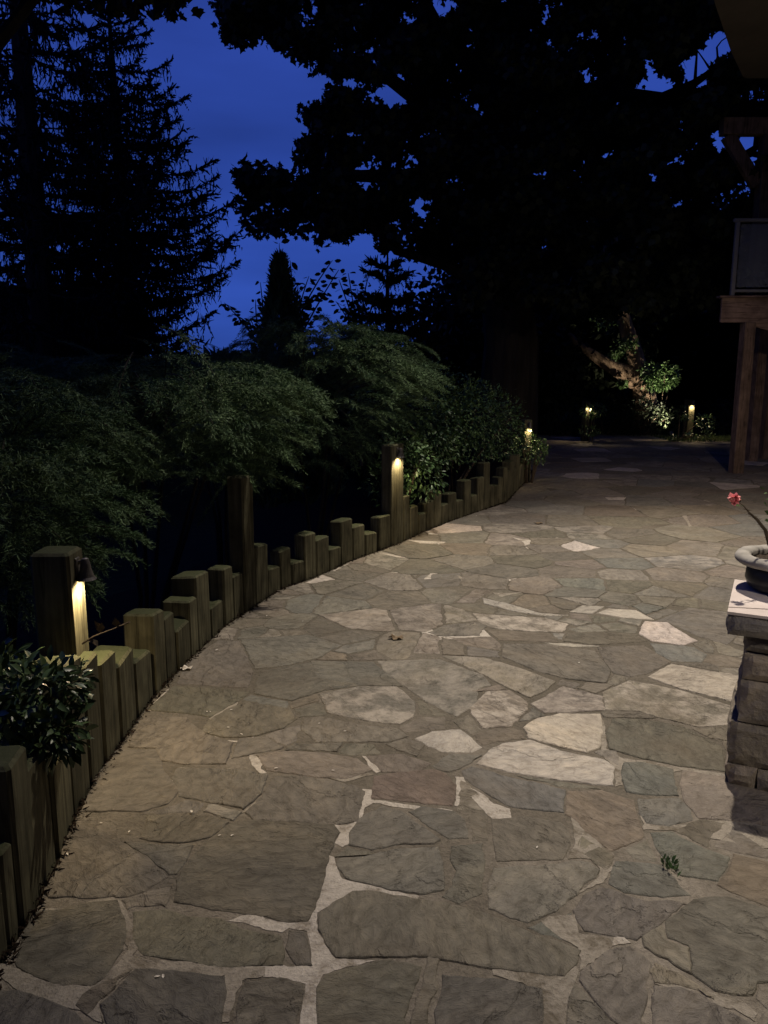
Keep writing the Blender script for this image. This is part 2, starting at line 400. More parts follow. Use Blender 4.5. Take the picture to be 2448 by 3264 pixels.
def big_ground():
    mb=MB(); n=70
    xs=np.concatenate([np.linspace(-300,-20,12),np.linspace(-16,16,46),np.linspace(20,300,12)])
    ys=np.concatenate([np.linspace(-100,-5,8),np.linspace(-3,30,48),np.linspace(36,600,14)])
    vs=[]
    for y in ys:
        for x in xs:
            z=-0.07+.02*mnoise.noise((x*.9,y*.9,0))
            if y<18.5:
                d=edge_x(y)-x
                z = -.30 if d<.3 else -.16-.55*min(d,2.6)
                if y>16: z=-.07+(z+.07)*(18.5-y)/2.5
                if x>7.6: z=-.02
            vs.append((x,y,z))
    nx=len(xs); fs=[(j*nx+i,j*nx+i+1,(j+1)*nx+i+1,(j+1)*nx+i) for j in range(len(ys)-1) for i in range(nx-1)]
    mb.add(vs,fs); o=mb.build('ground',M_GRASSG,smooth=True); tag(o,kind='structure'); return o
big_ground()

PXR=7.5
OUT=[tuple(p) for p in EDGE]+[(3.2,18.0),(5.0,18.3),(PXR,18.2),(PXR,-1.5),(EDGE[0].x,-1.5)]
def inside(pt,poly):
    x,y=pt; r=False; j=len(poly)-1
    for i in range(len(poly)):
        xi,yi=poly[i]; xj,yj=poly[j]
        if (yi>y)!=(yj>y) and x<(xj-xi)*(y-yi)/(yj-yi)+xi: r=not r
        j=i
    return r
mb=MB(); vs=[(x,y,-.008) for x,y in OUT]+[(x,y,-.12) for x,y in OUT]; n=len(OUT)
patio_base=(vs,n)

# traced stones: tile -> origin in the photograph, tile pixels 1.659 per photo pixel
TILE={'A':(0,2564),'B':(800,2564),'C':(1448,2564),'D':(200,1900),'E':(900,1900),'F':(1448,1900)}
OL=(.142,.131,.103); GR=(.160,.148,.122); BL=(.140,.141,.125); BR=(.158,.137,.108); RB=(.178,.142,.110); TN=(.195,.173,.140); WH=(.37,.335,.28); DK=(.108,.101,.086); PK=(.44,.385,.33)
ST=[
('A',OL,0,[(180,570),(330,560),(430,530),(620,505),(650,590),(670,690),(640,770),(600,850),(560,920),(480,960),(330,955),(220,920),(110,880),(80,840),(110,720)]),
('A',OL,0,[(700,570),(870,560),(1000,590),(1170,605),(1290,660),(1480,700),(1500,780),(1500,850),(1200,860),(950,820),(760,800),(715,740),(700,680)]),
('A',OL,0,[(1525,665),(1610,670),(1640,780),(1645,855),(1570,850),(1520,760)]),
('A',OL,0,[(1220,105),(1330,88),(1530,100),(1765,112),(1787,150),(1747,250),(1697,440),(1657,560),(1627,615),(1517,625),(1380,590),(1150,560),(920,515),(940,400),(1030,260),(1110,180)]),
('A',BR,0,[(430,50),(600,110),(640,200),(790,290),(890,385),(780,450),(660,485),(450,495),(260,490),(235,450),(330,290),(350,180)]),
('A',BR,0,[(780,60),(1100,60),(1210,95),(1120,170),(1030,190),(860,203),(740,180)]),
('A',GR,0,[(660,200),(850,218),(1020,215),(990,290),(940,370),(895,375),(800,292)]),
('A',DK,0,[(-40,990),(100,985),(260,1040),(400,1100),(440,1161),(440,1400),(-60,1400)]),
('A',DK,0,[(720,880),(900,880),(1190,915),(1195,990),(1170,1100),(1150,1400),(640,1400),(530,1060),(620,980)]),
('A',OL,0,[(1300,940),(1480,920),(1600,940),(1600,1010),(1570,1110),(1560,1400),(1210,1400),(1260,1020)]),
('B',OL,0,[(355,580),(460,510),(540,465),(620,460),(800,490),(1000,525),(1240,585),(1400,645),(1500,685),(1659,745),(1745,775),(1725,830),(1650,905),(1440,888),(1280,868),(1060,832),(860,800),(700,812),(450,808),(400,740),(360,660)]),
('B',GR,0,[(460,290),(600,280),(760,240),(990,228),(1010,310),(1020,400),(1015,450),(890,475),(740,450),(500,395),(450,320)]),
('B',GR,0,[(600,60),(700,12),(790,40),(900,115),(1000,190),(970,207),(800,212),(640,242),(520,213),(520,150),(560,100)]),
('B',GR,0,[(835,38),(900,12),(1080,38),(1135,80),(1148,180),(1050,183),(940,118)]),
('B',BR,0,[(1270,78),(1440,62),(1640,100),(1675,130),(1690,200),(1645,292),(1300,300),(1285,230)]),
('C',GR,.15,[(200,340),(340,322),(460,328),(650,303),(720,312),(768,350),(750,390),(690,420),(650,470),(600,510),(540,565),(440,606),(390,626),(300,596),(190,548),(188,420)]),
('B',GR,0,[(1060,222),(1225,208),(1235,300),(1215,470),(1100,530),(1010,490),(1055,440),(1082,350),(1045,290)]),
('B',OL,0,[(470,880),(560,860),(700,830),(850,842),(898,862),(888,930),(850,1010),(820,1100),(790,1400),(370,1400),(350,1080),(350,960),(390,900)]),
('B',DK,0,[(1010,905),(1200,922),(1380,942),(1540,982),(1548,1060),(1530,1400),(950,1400),(980,1100),(1010,1000)]),
('D',OL,0,[(1130,960),(1250,958),(1400,976),(1540,1010),(1585,1035),(1545,1190),(1430,1205),(1195,1190),(1010,1180),(975,1150),(1060,1062)]),
('C',BL,0,[(1035,152),(1150,142),(1240,192),(1330,242),(1455,282),(1445,330),(1395,405),(1200,378),(1135,310),(1065,222)]),
('C',RB,0,[(1480,262),(1659,302),(1800,340),(1800,590),(1659,540),(1500,478),(1392,428),(1460,340)]),
('C',BL,0,[(855,300),(950,305),(1090,322),(1165,382),(1245,480),(1100,488),(900,465),(822,418),(832,350)]),
('C',GR,0,[(775,442),(840,452),(930,492),(1030,512),(1150,503),(1225,522),(1105,618),(1000,688),(960,715),(830,698),(690,668),(632,560),(690,480)]),
('C',GR,0,[(1262,503),(1450,488),(1590,532),(1800,630),(1800,920),(1600,945),(1578,1010),(1480,1005),(1380,975),(1262,895),(1255,750),(1135,700),(1125,622)]),
('C',GR,0,[(992,702),(1100,642),(1122,722),(1240,758),(1243,895),(1130,825),(1005,760)]),
('C',GR,0,[(740,842),(830,772),(930,748),(1000,802),(1035,842),(1008,930),(1015,1020),(980,1161),(940,1300),(870,1165),(790,1080),(665,930),(675,890)]),
('C',OL,0,[(640,945),(700,1005),(800,1115),(875,1200),(930,1400),(585,1400),(600,1060)]),
('C',GR,0,[(1060,965),(1200,972),(1290,1003),(1400,1062),(1560,1161),(1640,1400),(1040,1400),(1050,1080)]),
('C',TN,.2,[(1060,842),(1180,895),(1290,965),(1370,1035),(1290,990),(1200,960),(1060,945),(1040,880)]),
('C',GR,0,[(1610,955),(1800,935),(1800,1400),(1680,1400),(1610,1161),(1645,1080),(1595,1030)]),
('F',BL,0,[(905,887),(1000,887),(1150,922),(1155,1000),(1180,1052),(1000,1045),(920,1035),(892,950)]),
('F',BL,0,[(972,1075),(1190,1075),(1240,1130),(1250,1180),(1130,1215),(1020,1200),(985,1150)]),
('F',TN,.1,[(1215,925),(1425,960),(1720,1060),(1720,1215),(1500,1190),(1300,1170),(1225,1080),(1195,1000)]),
('F',WH,0,[(560,822),(790,872),(838,902),(828,1000),(700,985),(560,970),(300,930),(132,885),(200,812),(260,787),(400,767)]),
('F',WH,.3,[(372,702),(450,652),(560,627),(768,627),(778,720),(755,800),(700,828),(560,793),(400,748)]),
('E',WH,.2,[(707,757),(800,722),(940,712),(1000,752),(1043,800),(1000,823),(850,820),(780,790)]),
('F',PK,0,[(1032,430),(1150,362),(1300,392),(1460,415),(1640,450),(1640,605),(1460,552),(1200,488)]),
('F',PK,0,[(1012,137),(1120,142),(1278,240),(1210,260),(1050,238),(982,200)]),
('F',WH,0,[(612,86),(680,52),(788,56),(722,94)]),
('F',WH,.2,[(757,90),(820,67),(960,77),(1048,124),(900,114)]),
('F',TN,.8,[(102,92),(300,108),(480,118),(598,150),(570,190),(400,186),(200,168),(140,140)]),
('F',WH,0,[(150,12),(280,42),(450,92),(600,103),(480,104),(330,82),(165,40)]),
('E',GR,.35,[(502,347),(830,337),(1055,420),(1095,470),(1025,492),(1025,570),(922,635),(752,548),(640,468),(545,400)]),
('E',TN,.35,[(840,312),(1060,327),(1250,382),(1438,455),(1400,488),(1310,536),(1200,488),(1070,416)]),
('E',TN,.8,[(1000,600),(1080,512),(1200,503),(1285,562),(1288,600),(1200,688),(1062,698),(1032,650)]),
('E',GR,.6,[(202,522),(400,482),(600,482),(695,562),(688,640),(620,676),(430,655),(250,618)]),
('E',GR,0,[(122,652),(200,640),(400,684),(600,706),(655,742),(560,768),(370,768),(182,768),(112,702)]),
('E',GR,0,[(155,345),(475,352),(625,478),(400,470),(212,500)]),
('E',BR,0,[(440,852),(640,838),(775,890),(720,926),(532,926),(482,882)]),
('E',RB,0,[(490,955),(640,934),(800,924),(860,942),(913,1000),(898,1105),(700,1086),(472,1066)]),
('E',BL,0,[(955,925),(1000,905),(1200,965),(1350,993),(1488,1028),(1478,1140),(1200,1108),(1100,1052),(965,962)]),
('F',RB,.1,[(608,1038),(780,1033),(938,1083),(968,1200),(995,1270),(900,1315),(830,1345),(700,1245),(665,1195),(602,1155)]),
('F',OL,0,[(842,652),(1000,655),(1200,694),(1395,790),(1425,880),(1435,925),(1200,897),(1000,856),(832,808),(812,730)]),
('F',TN,.6,[(412,572),(580,482),(778,532),(788,600),(600,616),(480,616)]),
('F',TN,.7,[(792,512),(930,446),(1200,502),(1470,582),(1440,676),(1290,690),(1100,645),(980,606),(800,600)]),
('F',BR,0,[(762,272),(1000,264),(1135,350),(1020,408),(930,426),(850,408),(802,350)]),
('F',GR,.1,[(262,252),(500,258),(740,292),(826,400),(795,458),(600,438),(420,388),(262,320)]),
('F',BL,.1,[(1040,252),(1270,273),(1328,310),(1298,348),(1150,343),(1075,300)]),
('F',GR,0,[(1072,132),(1250,64),(1500,92),(1500,200),(1440,256),(1285,208),(1140,138)]),
('F',BR,0,[(602,202),(800,192),(960,203),(1015,238),(740,256),(582,238)]),
('F',BR,0,[(172,182),(500,197),(548,243),(242,233)]),
('D',OL,0,[(582,482),(830,492),(985,512),(900,568),(780,636),(640,616),(455,600),(532,532)]),
('D',OL,0,[(965,562),(1200,604),(1228,650),(1160,696),(1010,740),(850,746),(745,716),(782,660),(872,602)]),
('D',BR,0,[(432,645),(650,645),(705,706),(780,746),(895,775),(858,885),(640,884),(522,866),(503,800),(352,796),(392,722)]),
('D',OL,0,[(602,916),(900,920),(1075,944),(1036,1048),(956,1125),(830,1095),(622,1055),(584,962)]),
('D',BR,0,[(285,815),(498,815),(516,900),(566,980),(604,1036),(556,1095),(420,1132),(100,1140),(178,972)]),
('D',BR,.15,[(1035,842),(1150,824),(1400,834),(1555,864),(1630,918),(1500,964),(1350,954),(1085,916)]),
('D',GR,0,[(945,232),(1290,206),(1470,260),(1340,326),(1190,364),(1025,385)]),
('D',BR,0,[(660,352),(830,236),(925,242),(1000,400),(972,484),(820,474),(605,464)]),
('D',OL,0,[(1045,400),(1300,356),(1490,346),(1550,476),(1380,496),(1210,552),(1020,514)]),
]
def wobble(poly,step,amp,seed):
    out=[];n=len(poly)
    for i in range(n):
        a=Vector(poly[i]);b=Vector(poly[(i+1)%n]); d=b-a; L=d.length
        if L<1e-5: continue
        k=max(1,int(L/step)); nrm=Vector((d.y,-d.x))/L
        for j in range(k):
            p=a+d*(j/k)
            o=amp*(mnoise.noise((p.x*9,p.y*9,seed))+.95*mnoise.noise((p.x*38,p.y*38,seed+3)))
            out.append(p+nrm*o)
    return out
def area(p): return .5*sum(p[i][0]*p[(i+1)%len(p)][1]-p[(i+1)%len(p)][0]*p[i][1] for i in range(len(p)))
stones=MB()
def stone(poly,col,mot,z,seed,step=.018,amp=.006):
    if area(poly)<0: poly=poly[::-1]
    q=wobble(poly,step,amp,seed); n=len(q)
    if n<3: return
    cx=sum(p.x for p in q)/n; cy=sum(p.y for p in q)/n
    tx,ty=random.uniform(-.006,.006),random.uniform(-.006,.006)
    def inset(d):
        r=[]
        for i in range(n):
            t=q[(i+1)%n]-q[i-1]; L=max(t.length,1e-6); r.append(q[i]-Vector((t.y,-t.x))/L*d)
        return r
    h=lambda p:z+tx*(p.x-cx)+ty*(p.y-cy)+.0015*mnoise.noise((p.x*12,p.y*12,seed))
    i1=inset(.0025); i2=inset(.007)
    vs=[(p.x,p.y,-.03) for p in q]+[(p.x,p.y,h(p)-.0045) for p in q]+[(p.x,p.y,h(p)-.0012) for p in i1]+[(p.x,p.y,h(p)) for p in i2]
    fs=[]
    for r in range(3):
        for i in range(n): fs.append((r*n+i,r*n+(i+1)%n,(r+1)*n+(i+1)%n,(r+1)*n+i))
    fs.append(tuple(3*n+i for i in range(n)))
    k=random.uniform(.90,1.11); w_=0 if col[0]>.3 else .20; col=(col[0]*(1-w_)+.150*w_,col[1]*(1-w_)+.137*w_,col[2]*(1-w_)+.110*w_)
    stones.cur=(col[0]*k*random.uniform(.97,1.03),col[1]*k,col[2]*k*random.uniform(.95,1.05),mot)
    stones.add(vs,fs)
MP_=(.47,.43,.37); MD=(.29,.262,.215)
TILE['G']=(1000,1450); TILE['H']=(1648,1450)
MORT=[('B',MP_,[(560,-10),(605,0),(585,60),(555,110),(530,125),(515,210),(480,225),(445,205),(470,150),(435,105),(500,112),(545,95)]),
('B',MP_,[(415,270),(440,280),(460,340),(490,392),(600,420),(740,450),(890,485),(880,508),(800,492),(640,462),(540,462),(460,508),(355,575),(350,620),(360,680),(400,745),(440,808),(560,818),(660,828),(560,850),(440,880),(380,900),(350,950),(350,1100),(360,1161),(350,1400),(240,1400),(265,1060),(285,950),(170,920),(0,905),(-60,900),(-60,865),(0,862),(170,852),(320,855),(320,760),(300,670),(200,655),(165,680),(60,665),(0,640),(-120,615),(-60,590),(0,580),(40,575),(80,605),(200,628),(300,622),(340,540),(370,450),(390,380),(400,300)]),
('E',MP_,[(915,955),(965,955),(975,1000),(1060,1050),(1115,1100),(1205,1125),(1215,1180),(1130,1190),(1060,1130),(985,1040),(950,1050),(955,1120),(910,1110),(920,1040)]),
('E',MP_,[(425,1020),(475,1025),(470,1075),(620,1095),(760,1115),(900,1130),(890,1145),(700,1130),(480,1095),(440,1120),(425,1161),(420,1200),(385,1180),(400,1100)]),
('E',MP_,[(720,180),(790,177),(822,212),(1040,206),(1003,178),(1068,178),(1108,217),(1050,220),(835,230),(775,230)]),
('E',MP_,[(482,175),(540,168),(545,175),(485,181)]),('E',MP_,[(425,845),(455,855),(520,925),(495,935),(455,890)]),('E',MD,[(232,962),(330,965),(400,940),(475,930),(480,945),(400,965),(330,982)]),
('D',MP_,[(985,835),(1020,850),(1055,880),(1050,915),(1078,935),(1050,940),(1005,895)]),('D',MP_,[(800,740),(850,757),(930,765),(1012,746),(960,775),(860,772)]),
('D',MP_,[(448,602),(500,548),(562,488),(550,530),(500,582),(465,607)]),('D',MD,[(770,650),(860,590),(930,560),(920,590),(860,640),(790,655)]),('D',MD,[(600,905),(760,915),(900,912),(760,924)]),
('D',MD,[(945,1150),(1030,1080),(1095,1030),(1140,940),(1150,950),(1110,1040),(1045,1095)]),('D',MD,[(570,985),(590,940),(612,1000),(600,1020)]),
('A',MD,[(180,560),(330,548),(430,518),(600,485),(650,520),(700,640),(730,740),(700,800),(800,820),(1000,835),(1200,862),(1400,870),(1390,905),(1280,925),(1240,1000),(1210,1150),(1160,1150),(1200,1010),(1190,905),(980,900),(720,875),(600,975),(530,1060),(560,1180),(430,1100),(100,975),(0,900),(0,840),(80,870),(200,925),(330,965),(500,965),(600,860),(680,770),(660,640),(600,510),(430,540),(250,570)]),
('C',MD,[(195,862),(290,868),(440,893),(570,908),(640,850),(660,880),(625,960),(590,1060),(570,1400),(450,1400),(480,1060),(475,975),(330,930),(205,905)]),
('C',MP_,[(838,702),(890,695),(932,735),(870,742),(822,755)]),('C',MD,[(450,620),(500,590),(640,580),(660,680),(840,710),(820,770),(740,840),(670,880),(660,760),(560,710)]),('C',MD,[(620,60),(700,150),(850,260),(830,350),(780,410),(640,480),(760,390),(770,340),(720,290),(600,290),(640,190)]),
('C',MD,[(985,60),(1130,105),(1260,112),(1400,90),(1659,105),(1820,110),(1820,240),(1659,235),(1480,205),(1300,170),(1140,135),(1000,135)]),
('C',MD,[(1040,850),(1180,900),(1290,960),(1400,1010),(1520,1040),(1600,1110),(1590,1150),(1480,1080),(1380,1060),(1240,985),(1060,950)]),
('F',MD,[(770,620),(800,700),(805,810),(900,860),(1000,870),(1200,905),(1440,940),(1430,955),(1200,925),(1160,930),(900,880),(890,1000),(850,1010),(840,900),(780,840),(770,740)]),
('G',MP_,[(1308,543),(1390,560),(1432,563),(1422,622),(1402,617),(1392,580)]),('G',MP_,[(618,563),(700,568),(872,576),(850,594),(700,584)]),('G',MP_,[(528,603),(620,608),(702,622),(640,626)]),
('G',MP_,[(428,648),(520,660),(625,681),(560,680)]),('G',MP_,[(438,830),(530,765),(660,713),(668,730),(560,775),(462,830)]),('G',MP_,[(730,822),(762,790),(800,765),(862,753),(850,775),(782,792),(772,822)]),
('G',MP_,[(1062,818),(1200,823),(1342,818),(1310,834),(1100,834)]),('G',MD,[(950,798),(1000,818),(1062,828),(1030,877),(1000,862)]),('G',MP_,[(90,790),(180,740),(260,700),(250,712),(140,765)]),('G',MD,[(1180,912),(1300,915),(1420,905),(1300,925),(1240,940)]),
('G',MP_,[(745,505),(800,520),(840,530),(760,528)]),('H',MP_,[(583,281),(722,281),(702,300),(600,297)]),('H',MP_,[(728,402),(762,350),(800,326),(817,335),(770,382),(738,410)]),('H',MP_,[(1143,318),(1230,304),(1290,273),(1277,318),(1292,337)]),
('H',MP_,[(698,248),(862,300),(800,297),(740,275)]),('H',MP_,[(233,518),(268,545),(290,575),(322,578),(238,580),(268,566)]),('H',MD,[(1060,400),(1090,370),(1110,380),(1150,470),(1140,475),(1090,400)])]
def mort_poly(poly,col,k):
    if area(poly)<0: poly=poly[::-1]
    q=wobble(poly,.012,.007,k*1.9+500); n=len(q); stones.cur=(*col,.0); stones.mi=2; z=.0004+.00004*k
    cx=[(p.x,p.y,z) for p in q]
    stones.add(cx+[(p.x,p.y,-.02) for p in q],[tuple(range(n))]+[(i,n+i,n+(i+1)%n,(i+1)%n) for i in range(n)]); stones.mi=0
for k,(t,c,pts) in enumerate(MORT):
    ox,oy=TILE[t]; f_=2.074 if t in 'GH' else 1.659
    mort_poly([Vector(G(ox+x/f_,oy+y/f_)[:2]) for x,y in pts],c,k)
def expand(poly,d):
    s_=1 if area(poly)>0 else -1; n=len(poly); r=[]
    for i in range(n):
        t=poly[(i+1)%n]-poly[i-1]; L=max(t.length,1e-6); r.append(poly[i]+Vector((t.y,-t.x))/L*d*s_)
    return r
MPOLY=[[G(TILE[t][0]+x/(2.074 if t in 'GH' else 1.659),TILE[t][1]+y/(2.074 if t in 'GH' else 1.659))[:2] for x,y in pts] for t,c,pts in MORT if c is MP_ and t!='G']
traced=[]
for si,(t,c,mo,pts) in enumerate(ST):
    ox,oy=TILE[t]; poly=[Vector(G(ox+x/1.659,oy+y/1.659)[:2]) for x,y in pts]
    poly=expand(poly,.009 if t in 'DEF' else .003)
    traced.append(poly)
    stone(poly,c,mo,.003+random.uniform(-.001,.002),si*3.1,.016,.006)
# samples (point, outward normal) of what the filler stones must stay clear of
samp=[]
for poly in traced:
    s=1 if area(poly)>0 else -1
    for i in range(len(poly)):
        a=poly[i];b_=poly[(i+1)%len(poly)];d=b_-a;L=d.length
        if L<1e-5: continue
        nr=Vector((d.y,-d.x))/L*s
        for j in range(max(1,int(L/.03))): samp.append((a+d*(j/max(1,int(L/.03))),nr))
for mp_ in MPOLY[:2]:
    s=1 if area(mp_)>0 else -1
    for i in range(len(mp_)):
        a=Vector(mp_[i]);b_=Vector(mp_[(i+1)%len(mp_)]);d=b_-a;L=d.length
        if L<1e-5: continue
        nr=Vector((d.y,-d.x))/L*s
        for j in range(max(1,int(L/.03))): samp.append((a+d*(j/max(1,int(L/.03))),nr))
for i in range(len(OUT)):
    a=Vector(OUT[i]);b_=Vector(OUT[(i+1)%len(OUT)]);d=b_-a;L=d.length
    if L<1e-5: continue
    nr=Vector((-d.y,d.x))/L*(1 if area(OUT)>0 else -1)
    for j in range(max(1,int(L/.05))): samp.append((a+d*(j/max(1,int(L/.05))),nr))
SP=np.array([tuple(p) for p,_ in samp]); SN=np.array([tuple(n_) for _,n_ in samp])
seeds=[]
tries=0
while tries<60000:
    tries+=1
    y=random.uniform(-.6,18.2) if random.random()>.45 else random.uniform(1.2,9)
    x=random.uniform(-1.9,7.4)
    if not inside((x,y),OUT): continue
    d0=.24+.16*(mnoise.noise((x*.9,y*.9,5))+.5)+(0 if y<7 else .12)
    if y<6 and any(inside((x,y),mp_) for mp_ in MPOLY): continue
    near_=min((SP[:,0]-x)**2+(SP[:,1]-y)**2)
    if near_<.028**2: continue
    if near_<.2**2 and y<6: d0=max(.085,min(d0,.07+near_**.5*1.0))
    if any((x-a)**2+(y-b_)**2<d0*d0 for a,b_ in seeds[-0:] if abs(x-a)<d0 and abs(y-b_)<d0): continue
    if any(inside((x,y),[tuple(p) for p in poly]) for poly in traced if abs(poly[0].x-x)<1.2 and abs(poly[0].y-y)<1.2): continue
    seeds.append((x,y))
SD=np.array(seeds)
def clip(poly,p,n_):
    out=[];m_=len(poly)
    for i in range(m_):
        a=poly[i];b_=poly[(i+1)%m_]; da=(a[0]-p[0])*n_[0]+(a[1]-p[1])*n_[1]; db=(b_[0]-p[0])*n_[0]+(b_[1]-p[1])*n_[1]
        if da>=0: out.append(a)
        if (da>=0)!=(db>=0):
            t=da/(da-db); out.append((a[0]+(b_[0]-a[0])*t,a[1]+(b_[1]-a[1])*t))
    return out
PAL=[OL,GR,BR,GR,OL,BR,BL,TN,BR,GR]
nf=0
for i,(x,y) in enumerate(seeds):
    poly=[(x-.6,y-.6),(x+.6,y-.6),(x+.6,y+.6),(x-.6,y+.6)]
    d2=(SD[:,0]-x)**2+(SD[:,1]-y)**2
    gap=.004+.010*random.random()**3
    for j in np.argsort(d2)[1:26]:
        q=SD[j]; L=math.sqrt(d2[j]); n_=((x-q[0])/L,(y-q[1])/L)
        poly=clip(poly,((x+q[0])/2+n_[0]*gap,(y+q[1])/2+n_[1]*gap),n_)
        if len(poly)<3: break
    if len(poly)<3: continue
    s2=(SP[:,0]-x)**2+(SP[:,1]-y)**2
    idx=np.where(s2<.8**2)[0]; idx=idx[np.argsort(s2[idx])]
    for j in idx:
        p=SP[j]
        if not inside(p,poly): continue
        n_=SN[j]
        if (x-p[0])*n_[0]+(y-p[1])*n_[1]<.02:
            L=math.sqrt(s2[j]); n_=((x-p[0])/L,(y-p[1])/L)
        poly=clip(poly,(p[0]+n_[0]*.010,p[1]+n_[1]*.010),n_)
        if len(poly)<3: break
    if len(poly)<3 or abs(area(poly))<.0012: continue
    far=y>7
    c=random.choice(PAL); mo=random.choice([0,0,0,.15,.4]); 
    if random.random()<.05 and y>4: c=WH if random.random()<.5 else PK
    nf+=1
    stone([Vector(p) for p in poly],c,mo,.002+random.uniform(-.002,.0025),100+i*1.7,.05 if far else .022,.012)
# one paving object: mortar bed and stones
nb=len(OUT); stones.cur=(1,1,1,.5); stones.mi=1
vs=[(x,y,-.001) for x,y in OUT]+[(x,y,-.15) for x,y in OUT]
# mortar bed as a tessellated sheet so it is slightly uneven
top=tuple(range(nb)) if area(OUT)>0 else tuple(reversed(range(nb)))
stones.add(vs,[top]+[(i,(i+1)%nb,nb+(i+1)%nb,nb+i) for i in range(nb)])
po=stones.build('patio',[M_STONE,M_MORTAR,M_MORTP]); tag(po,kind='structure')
# mulch strip and planting bed behind the border
mb=MB(); vs=[]
for k,e in enumerate(EDGE):
    t=(EDGE[min(k+1,len(EDGE)-1)]-EDGE[max(k-1,0)]).normalized(); nrm=Vector((-t.y,t.x))
    for j,o_ in enumerate((-.0,.05,.12,.6,2.0,5.0)):
        p=e+nrm*o_; vs.append((p.x,p.y,(-.012,-.03,-.06,-.36,-1.12,-1.5)[j]+.008*mnoise.noise((p.x*6,p.y*6,2))))
m_=6; mb.add(vs,[(k*m_+j+1,k*m_+j,(k+1)*m_+j,(k+1)*m_+j+1) for k in range(len(EDGE)-1) for j in range(m_-1)])
tag(mb.build('mulch_bed',M_MULCH),kind='structure')

# ------------------------------------------------------------------ timber border
def edge_at(px):            # point of the paving edge under photo column px, with its direction
    for (x0,y0),(x1,y1) in zip(EDGE_PX[:-1],EDGE_PX[1:]):
        if x0<=px<=x1 or (px<0 and x0==0):
            t=(px-x0)/(x1-x0); return Vector(G(px,y0+(y1-y0)*t)[:2])
    return Vector(G(px,EDGE_PX[-1][1])[:2])
TB=[(-80,-20,2640),(-20,43,2617),(43,82,2690),(82,140,2400),(140,196,2402),(196,251,2396),(251,300,2100),(300,346,2092),(346,396,2090),(396,446,2084),(446,500,2086),
(507,542,1948),(542,575,1962),(575,616,1986),(616,643,1908),(643,682,1829),(682,722,1925),(722,754,1807),(754,787,1830),(787,822,1517),(822,861,1737),(861,900,1809),
(900,936,1751),(936,977,1789),(977,1016,1700),(1016,1055,1715),(1055,1093,1746),(1093,1130,1657),(1130,1169,1676),(1169,1206,1698),(1215,1250,1645),(1290,1310,1580),
(1310,1337,1613),(1337,1363,1637),(1363,1389,1599),(1389,1411,1565),(1411,1434,1608),(1434,1459,1572),(1459,1481,1594),(1482,1504,1530),(1504,1525,1578),(1525,1545,1522),
(1545,1564,1474),(1564,1580,1546),(1580,1593,1546),(1593,1606,1520),(1606,1618,1490),(1618,1628,1500),(1628,1638,1470),(1638,1648,1490),(1648,1658,1450),(1658,1668,1480),(1668,1680,1460)]
wall=empty('timber_border','low curving border of upright weathered timbers stepped at uneven heights along the patio','retaining wall',(0,0,0))
def timber(x0,x1,topy,height=None,parent=None,name='timber',dep=.155,back=.012):
    a=edge_at(x0); b_=edge_at(x1); d=(b_-a); L=d.length; t=d/L; nrm=Vector((-t.y,t.x)); rz=math.atan2(t.y,t.x)
    mid=(a+b_)/2+nrm*back
    if height is None:
        xm=(x0+x1)/2; dd=ray(xm,topy); k=mid.length/math.hypot(dd[0],dd[1]); height=CAMZ+dd[2]*k
    c=mid+nrm*dep/2
    mb=MB(); mb.box((c.x,c.y,height/2-.05),(L-.006,dep+random.uniform(-.006,.006),height+.1),rz+random.uniform(-.03,.03),(random.uniform(-.008,.008),random.uniform(-.008,.008)),.010)
    zt_=height; sl=(random.uniform(-.1,.1),random.uniform(-.12,.05))
    mb.v=[(x,y,z+((x-c.x)*sl[0]+(y-c.y)*sl[1] if z>zt_-.03 else 0)) for x,y,z in mb.v]
    return mb.build(name,M_TIMBER,parent),c,rz,height,nrm,t
for x0,x1,ty in TB: timber(x0,x1,ty,parent=wall,dep=.15 if x0<680 else .105)

# ------------------------------------------------------------------ lamp posts
def lamp_post(c,rz,height,label,power,wid=.14,dep=None,rad=.014):
    """c centre of the post, rz heading of its lit face (local +x faces the path)"""
    r=empty('lamp_post',label,'lamp post',(c[0],c[1],0),rz,'timber posts with hooded downlights')
    mb=MB(); dep=dep or wid; mb.box((0,0,height/2-.03),(dep,wid,height+.06),0,None,.010); mb.build('post',M_TIMBER,r)
    z=height-.03; x=dep/2
    h=MB(); h.lathe([(.004,.0),(.012,-.004),(.017,-.02),(.021,-.045),(.029,-.072),(.037,-.082),(.035,-.083),(.027,-.072),(.018,-.045),(.012,-.02),(.0,-.006)],20,(x+.032,0,z))
    h.box((x+.003,0,z-.035),(.008,.035,.07),0,None,.002); h.tube([(x+.004,0,z-.02),(x+.03,0,z-.012)],.008,8)
    h.build('lamp_hood',M_METAL,r,smooth=False)
    bb=MB(); bb.lathe([(.0,-.058),(.008,-.06),(.012,-.066),(.008,-.072),(.0,-.074)],12,(x+.036,0,z)); bb.build('bulb',M_BULB,r,smooth=True)
    lamp('lamp_light',(x+.040,0,z-.082),power,(1,.76,.45),rad,'SPOT',(0,0,0),R(150),.7,r)
    return r
